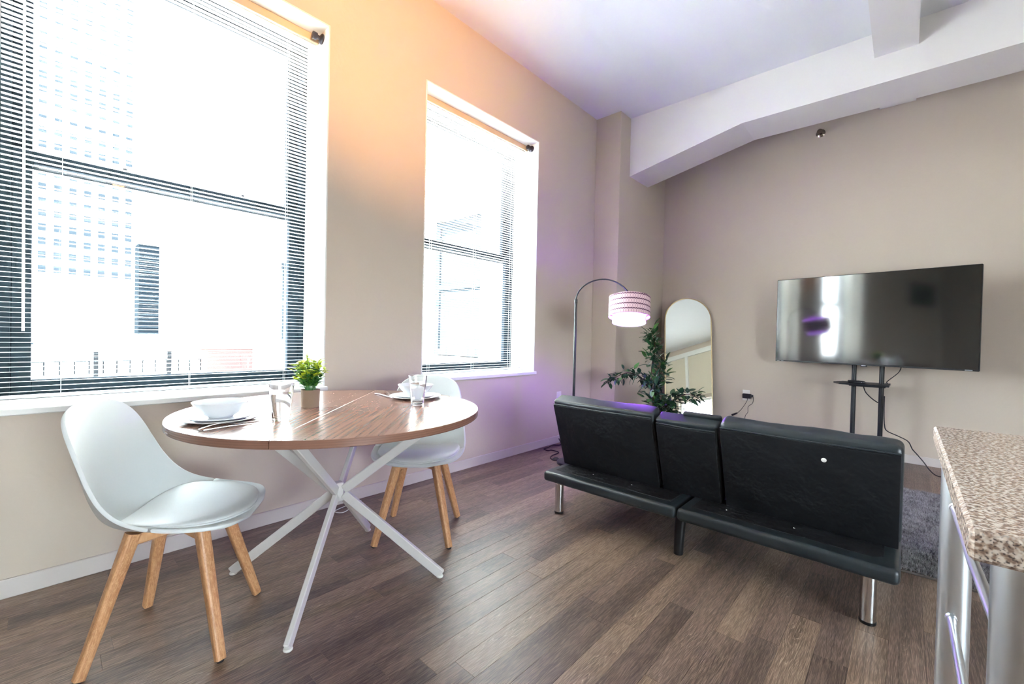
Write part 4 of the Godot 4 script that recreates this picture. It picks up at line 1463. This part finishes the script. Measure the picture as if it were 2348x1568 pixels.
# ---------------------------------------------------------------- arc floor lamp with violet bulb
func build_arc_lamp() -> void:
	var l := thing("arc_floor_lamp", "black arc floor lamp with patterned drum shade glowing violet", "lamp", Vector3(0.535, 0, -3.10))
	var bm := mm("black_metal")
	part("base", shape().lathe([Vector2(0, 0), Vector2(0.125, 0), Vector2(0.13, 0.004), Vector2(0.13, 0.022), Vector2(0.12, 0.028), Vector2(0.02, 0.032), Vector2(0, 0.032)], 48), bm, l)
	part("pole", shape().tube([Vector3(0, 0.03, 0), Vector3(0, 0.7, 0), Vector3(0, 1.385, 0)], 0.0115, 16), bm, l)
	part("joint", shape().tube([Vector3(0, 1.375, 0), Vector3(0, 1.41, 0)], 0.0135, 16), bm, l)
	var sh := Vector3(0.445, 1.318, -0.098)       # centre of the shade from the pole
	var top := sh + Vector3(-0.005, 0.115, 0.0)
	var path := []
	for k in 25:
		var t := k / 24.0
		var a := PI * (1.0 - t * 0.86)
		path.append(Vector3(0, 1.40, 0).lerp(Vector3(sh.x, 1.40, sh.z), 0.5 + 0.5 * cos(a)) + Vector3(0, 0.170 * sin(a), 0))
	# settle the end on the shade
	for k in 25:
		var t := smoothstep(0.55, 1.0, k / 24.0)
		path[k] = (path[k] as Vector3).lerp(top + Vector3(-0.03 * (1.0 - k / 24.0), 0.18 * (1.0 - k / 24.0), 0), t * t)
	part("arc_arm", shape().tube(path, 0.0062, 10), bm, l)
	# the drum hangs tipped towards the viewer
	var to_cam := Vector3(2.624 - 0.98, 0, 3.2).normalized()
	var axis := to_cam.cross(Vector3.UP).normalized()
	var tip := Transform3D(Basis(axis, deg_to_rad(12.0)), sh)
	var so := part("shade", shape().lathe([Vector2(0.1610, -0.062), Vector2(0.1610, 0.098)], 72, Vector2(1.6, -1)), mm("woven_shade"), l, tip)
	part("rim_ring", shape().tube(ring_path(0.161, 0.098), 0.0022, 6, false), mm("woven_shade"), so)
	part("rim_ring", shape().tube(ring_path(0.161, -0.062), 0.0022, 6, false), mm("woven_shade"), so)
	var inr := part("inner_shade", shape().lathe([Vector2(0.1300, -0.112), Vector2(0.1300, 0.075)], 64), mm("lit_inner_shade"), l, tip)
	part("diffuser", shape().lathe([Vector2(0, -0.106), Vector2(0.1285, -0.106), Vector2(0.1285, -0.104), Vector2(0, -0.104)], 48), mm("lit_diffuser"), inr)
	part("top_cap", shape().lathe([Vector2(0, 0.073), Vector2(0.100, 0.073), Vector2(0.100, 0.076), Vector2(0, 0.076)], 40), mm("white_plastic"), inr)
	var spider := shape()
	for k in 3:
		var a := TAU * k / 3
		spider.tube([Vector3(0, 0.094, 0), Vector3(cos(a) * 0.16, 0.096, sin(a) * 0.16)], 0.0018, 6)
	spider.tube([Vector3(0, 0.06, 0), Vector3(0, 0.118, 0)], 0.007, 12)
	part("shade_spider", spider, bm, l, tip)
	var o := OmniLight3D.new()
	o.name = "violet_bulb_light"
	o.light_color = Color(0.58, 0.26, 1.0)
	o.light_energy = 0.75 / EXPOSE
	o.light_size = 0.03
	o.omni_range = 12.0
	o.omni_attenuation = 2.0
	o.shadow_enabled = true
	add_child(o)
	o.position = l.position + sh + Vector3(0, 0.0, 0)
	var down := AreaLight3D.new()
	down.name = "violet_diffuser_light"
	down.light_color = o.light_color
	down.light_energy = 0.85 / EXPOSE
	down.area_size = Vector2(0.2, 0.2)
	down.area_range = 12.0
	down.area_attenuation = 2.0
	down.shadow_enabled = true
	add_child(down)
	down.transform = Transform3D(tip.basis * Basis(Vector3.RIGHT, -PI / 2), l.position + tip * Vector3(0, -0.113, 0))
	# cord with foot switch on the floor
	var cd := thing("lamp_cord", "dark lamp cord with a foot switch winding on the floor left of the sofa", "cord", Vector3.ZERO)
	var cp := [Vector3(0.03, 0.05, -3.60), Vector3(0.084, 0.006, -3.561), Vector3(0.044, 0.006, -3.482), Vector3(0.067, 0.006, -3.368), Vector3(0.071, 0.006, -3.301), Vector3(0.136, 0.006, -3.278), Vector3(0.152, 0.006, -3.318), Vector3(0.245, 0.006, -3.303), Vector3(0.268, 0.006, -3.177), Vector3(0.298, 0.006, -3.105), Vector3(0.342, 0.006, -3.072), Vector3(0.366, 0.006, -3.098), Vector3(0.41, 0.006, -3.12)]
	part("cable", shape().tube(smooth(cp), 0.0048, 8), mm("cable_black"), cd)
	part("foot_switch", shape(Transform3D(Basis(), Vector3(0.366, 0, -3.098))).lathe([Vector2(0, 0), Vector2(0.036, 0), Vector2(0.037, 0.006), Vector2(0.028, 0.016), Vector2(0.012, 0.024), Vector2(0, 0.025)], 24), mm("black_plastic"), cd)

func ring_path(r: float, y: float) -> Array:
	var p := []
	for k in 49:
		var a := TAU * k / 48
		p.append(Vector3(cos(a) * r, y, sin(a) * r))
	return p

# ---------------------------------------------------------------- tall artificial plant
func sprig(u: float, y: float, d := 0.0) -> Vector3:
	return Vector3(0.74, 0, -0.67) * u + Vector3(0.67, 0, 0.74) * d + Vector3(0, y, 0)

func build_corner_plant() -> void:
	var pl := thing("corner_plant", "tall leafy green artificial plant in front of the arched mirror", "plant", Vector3(0.86, 0, -4.02))
	part("planter", shape().lathe([Vector2(0, 0), Vector2(0.085, 0), Vector2(0.09, 0.004), Vector2(0.115, 0.19), Vector2(0.11, 0.195), Vector2(0.105, 0.19), Vector2(0.10, 0.17), Vector2(0, 0.17)], 36), mm("planter_black"), pl)
	part("soil", shape().lathe([Vector2(0.104, 0.168), Vector2(0.05, 0.176), Vector2(0, 0.178)], 24), mm("pot_soil"), pl)
	var branches := [
		[[sprig(0.0, 0.17), sprig(-0.03, 0.5), sprig(-0.05, 0.80), sprig(-0.02, 1.0), sprig(-0.07, 1.19)], 0.62, 58, 0.078, 0.16],
		[[sprig(0.0, 0.17), sprig(-0.02, 0.45, 0.03), sprig(-0.10, 0.66, 0.05), sprig(-0.28, 0.76, 0.04), sprig(-0.49, 0.66, 0.02)], 0.46, 48, 0.078, 0.13],
		[[sprig(0.0, 0.17), sprig(0.03, 0.36, 0.04), sprig(0.12, 0.50, 0.08), sprig(0.27, 0.57, 0.08), sprig(0.40, 0.52, 0.06)], 0.38, 48, 0.080, 0.15],
		[[sprig(0.0, 0.17), sprig(0.02, 0.42, -0.05), sprig(0.03, 0.66, -0.06), sprig(0.10, 0.84, -0.05)], 0.40, 56, 0.078, 0.18],
		[[sprig(0.0, 0.17), sprig(-0.03, 0.36, 0.10), sprig(-0.07, 0.56, 0.12), sprig(-0.06, 0.70, 0.10)], 0.25, 56, 0.078, 0.20],
		[[sprig(0.0, 0.17), sprig(0.06, 0.32, 0.02), sprig(0.16, 0.42, 0.0), sprig(0.22, 0.40, -0.02)], 0.2, 30, 0.080, 0.13],
	]
	var r := RandomNumberGenerator.new()
	r.seed = 17
	# one leaf with a fold down its middle
	var lf := shape()
	var rows := []
	for k in 6:
		var t := k / 5.0
		var w := 0.27 * pow(sin(PI * pow(t, 0.8)), 0.85) if k < 5 else 0.0
		rows.append([Vector3(-w, 0.07 * w - 0.18 * t * t, -t), Vector3(0, -0.03 - 0.18 * t * t, -t), Vector3(w, 0.07 * w - 0.18 * t * t, -t)])
	lf.sheet(rows, Vector2.ONE, true)
	for k in rows.size():
		for j in 3: rows[k][j] = rows[k][j] + Vector3(0, -0.012, 0)
	lf.sheet(rows, Vector2.ONE, false)
	var leaf := lf.mesh()
	for b in branches:
		var path := smooth(b[0])
		var rad := []
		for k in path.size(): rad.append(lerpf(0.008, 0.0025, float(k) / path.size()))
		var br := part("branch", shape().tube(path, rad, 7), mm("ficus_bark"), pl)
		var fill := shape()
		for q in b[2] * 2:
			var t := lerpf(b[1], 0.98, r.randf())
			var i := clampi(int(t * (path.size() - 1)), 0, path.size() - 2)
			var away := Vector3(r.randf_range(-1, 1), r.randf_range(-0.7, 0.9), r.randf_range(-1, 1)).normalized()
			leaf_into(fill, path[i] + away * b[4] * r.randf_range(0.0, 0.4), (away + Vector3(0, r.randf_range(-0.5, 0.5), 0)).normalized(), r.randf_range(0.035, 0.060), 0.5)
		part("small_leaves", fill, mm("ficus_leaf"), br).set_meta("kind", "stuff")
		for q in b[2]:
			var t := lerpf(b[1], 1.0, (q + r.randf()) / b[2])
			var i := clampi(int(t * (path.size() - 1)), 0, path.size() - 2)
			var at: Vector3 = path[i]
			var dir: Vector3 = (path[i + 1] - path[i]).normalized()
			var side := Vector3(r.randf_range(-1, 1), r.randf_range(-0.6, 0.9), r.randf_range(-1, 1)).normalized()
			var aim := (dir * 0.55 + side).normalized()
			var l: float = b[3] * r.randf_range(0.75, 1.15)
			var off: Vector3 = side * b[4] * r.randf_range(0.05, 0.55)
			var bas := Basis.looking_at(aim, Vector3(r.randf_range(-0.4, 0.4), 1, r.randf_range(-0.4, 0.4)).normalized()).scaled_local(Vector3.ONE * l)
			part("leaf", leaf, mm("ficus_leaf") if r.randf() < 0.72 else mm("ficus_leaf_light"), br, Transform3D(bas, at + off))

# ---------------------------------------------------------------- shag rug
func build_rug() -> void:
	var rug := thing("shag_rug", "grey shaggy rug on the floor beyond the sofa", "rug", Vector3(1.12, 0, -4.355))
	var w := 2.3
	var d := 1.565
	part("backing", shape().span(Vector3(0, 0.0, 0), Vector3(w, 0.010, d), 0.002), mm("rug_backing"), rug)
	var bl := shape()
	bl.tri(Vector3(-0.0028, 0, 0), Vector3(0.0028, 0, 0), Vector3(0.001, 0.02, 0.004))
	bl.tri(Vector3(0, 0, -0.0028), Vector3(0, 0, 0.0028), Vector3(-0.003, 0.021, 0.0))
	bl.tri(Vector3(0.002, 0, -0.002), Vector3(-0.002, 0, 0.002), Vector3(0.004, 0.017, -0.003))
	var mesh := bl.mesh()
	mesh.surface_set_material(0, mm("rug_yarn"))
	var mmi := MultiMeshInstance3D.new()
	mmi.name = "pile"
	var mu := MultiMesh.new()
	mu.transform_format = MultiMesh.TRANSFORM_3D
	mu.use_colors = true
	mu.mesh = mesh
	var n := 110000
	mu.instance_count = n
	var r := RandomNumberGenerator.new()
	r.seed = 3
	var tn := noise(8, 9.0, FastNoiseLite.TYPE_SIMPLEX, 2)
	for k in n:
		var x := r.randf_range(0.006, w - 0.006)
		var z := r.randf_range(0.006, d - 0.006)
		var b := Basis(Vector3.UP, r.randf() * TAU) * Basis(Vector3.RIGHT, r.randf_range(-0.7, 0.7))
		mu.set_instance_transform(k, Transform3D(b.scaled(Vector3.ONE * r.randf_range(0.6, 1.1)), Vector3(x, 0.009, z)))
		var v := clampf(0.30 + 0.10 * tn.get_noise_2d(x, z) + r.randf_range(-0.16, 0.18), 0.04, 0.7)
		mu.set_instance_color(k, Color(v * 1.0, v * 0.96, v * 0.97))
	mmi.multimesh = mu
	mmi.material_override = mm("rug_yarn")
	mmi.set_meta("kind", "stuff")
	rug.add_child(mmi)

# ---------------------------------------------------------------- small things on the walls
func build_small_things() -> void:
	var sp := thing("sprinkler_head", "small round metal sprinkler head high on the beige wall", "sprinkler", Vector3(1.928, 3.229, BACK_Z))
	var fx := Transform3D(Basis(Vector3.RIGHT, PI / 2), Vector3.ZERO)
	part("escutcheon", shape(fx).lathe([Vector2(0, 0), Vector2(0.040, 0), Vector2(0.040, 0.004), Vector2(0.028, 0.012), Vector2(0.012, 0.014)], 28), mm("sprinkler_chrome"), sp)
	part("nozzle", shape(fx).lathe([Vector2(0.011, 0.012), Vector2(0.012, 0.04), Vector2(0.006, 0.044), Vector2(0.006, 0.062), Vector2(0, 0.063)], 16), mm("sprinkler_chrome"), sp)
	part("deflector", shape(fx).lathe([Vector2(0, 0.062), Vector2(0.024, 0.062), Vector2(0.024, 0.0645), Vector2(0, 0.0645)], 20), mm("sprinkler_chrome"), sp)
	var ol := thing("wall_outlet", "white wall outlet holding two black plugs beside the mirror", "outlet", Vector3(1.308, 0.478, BACK_Z))
	part("cover_plate", shape().box(Vector3(0, 0, 0.003), Vector3(0.074, 0.118, 0.006), 0.002), mm("white_plastic"), ol)
	part("socket", shape().box(Vector3(0, -0.03, 0.006), Vector3(0.034, 0.03, 0.003), 0.002), mm("white_plastic"), ol)
	part("socket", shape().box(Vector3(0, 0.03, 0.006), Vector3(0.034, 0.03, 0.003), 0.002), mm("white_plastic"), ol)
	var ad := thing("power_adapter", "black power adapter plugged into the outlet beside the mirror", "adapter", Vector3(1.322, 0.472, BACK_Z + 0.0065))
	part("block", shape().cushion(Vector3(0, 0, 0.020), Vector3(0.088, 0.052, 0.040), 0.008, Vector3i(10, 10, 8)), mm("black_plastic"), ad)
	part("side_plug", shape().box(Vector3(0.052, 0.004, 0.016), Vector3(0.020, 0.024, 0.022), 0.004), mm("black_plastic"), ad)
	part("cable", shape().tube(smooth([Vector3(0.005, -0.024, 0.024), Vector3(0.0, -0.06, 0.022), Vector3(-0.046, -0.145, 0.018), Vector3(-0.085, -0.195, 0.018), Vector3(-0.10, -0.21, 0.020)]), 0.0028, 7), mm("cable_black"), ad)
	part("cable_connector", shape().tube([Vector3(-0.095, -0.205, 0.020), Vector3(-0.15, -0.236, 0.022)], [0.009, 0.012], 10), mm("black_plastic"), ad)
	part("cable", shape().tube(smooth([Vector3(0.060, 0.0, 0.016), Vector3(0.066, -0.03, 0.016), Vector3(0.055, -0.079, 0.018), Vector3(0.016, -0.118, 0.018), Vector3(0.013, -0.182, 0.018), Vector3(-0.012, -0.23, 0.018), Vector3(-0.03, -0.38, 0.03), Vector3(-0.02, -0.467, 0.06)]), 0.0028, 7), mm("cable_black"), ad)
	var o2 := thing("wall_outlet", "white wall outlet just above the left top corner of the sofa", "outlet", Vector3(0, 0.468, -3.62))
	part("cover_plate", shape().box(Vector3(0.003, 0, 0), Vector3(0.006, 0.118, 0.074), 0.002), mm("white_plastic"), o2)
	for y in [-0.03, 0.03]:
		part("socket", shape().box(Vector3(0.007, y, 0), Vector3(0.003, 0.03, 0.034), 0.002), mm("white_plastic"), o2)
	solo("loose_wire", shape().tube(smooth([Vector3(0.05, 0.004, -1.42), Vector3(0.07, 0.004, -1.30), Vector3(0.10, 0.004, -1.22), Vector3(0.15, 0.004, -1.25), Vector3(0.13, 0.02, -1.32), Vector3(0.06, 0.03, -1.33), Vector3(0.03, 0.03, -1.38)]), 0.0026, 6), mm("cord_white"), "thin white wire loop on the floor against the baseboard behind the table", "wire")

# ---------------------------------------------------------------- warm track spot above the counter
func build_track_lamp() -> void:
	var p := Vector3(2.36, 2.46, -0.50)
	var aim := Vector3(0, 3.12, -1.72)
	var t := thing("track_spotlight", "warm spotlight on a ceiling rod mirrored in the left window glass", "spotlight", p)
	var bm := mm("black_metal")
	part("rod", shape().tube([Vector3(0, 0.02, 0), Vector3(0, TOP_Y - 0.19 - p.y, 0)], 0.008, 12), bm, t)
	var d := (aim - p).normalized()
	var b := Basis.looking_at(d, Vector3.UP) * Basis(Vector3.RIGHT, -PI / 2)
	part("head", shape().lathe([Vector2(0, -0.09), Vector2(0.04, -0.088), Vector2(0.065, -0.06), Vector2(0.074, 0.05), Vector2(0.070, 0.05), Vector2(0.06, -0.05), Vector2(0, -0.055)], 32), bm, t, Transform3D(b, Vector3.ZERO))
	part("bulb", shape().lathe([Vector2(0, 0.028), Vector2(0.066, 0.028), Vector2(0.062, 0.040), Vector2(0, 0.048)], 28), mm("lit_bulb"), t, Transform3D(b, Vector3.ZERO))
	var s := SpotLight3D.new()
	s.name = "warm_spot_light"
	add_child(s)
	s.position = p + d * 0.07
	s.look_at_from_position(s.position, aim, Vector3.UP)
	s.light_color = Color(1.0, 0.70, 0.38)
	s.light_energy = 10.0 / EXPOSE
	s.light_size = 0.04
	s.spot_angle = 30.0
	s.spot_angle_attenuation = 1.0
	s.spot_range = 12.0
	s.spot_attenuation = 2.0
	s.shadow_enabled = true
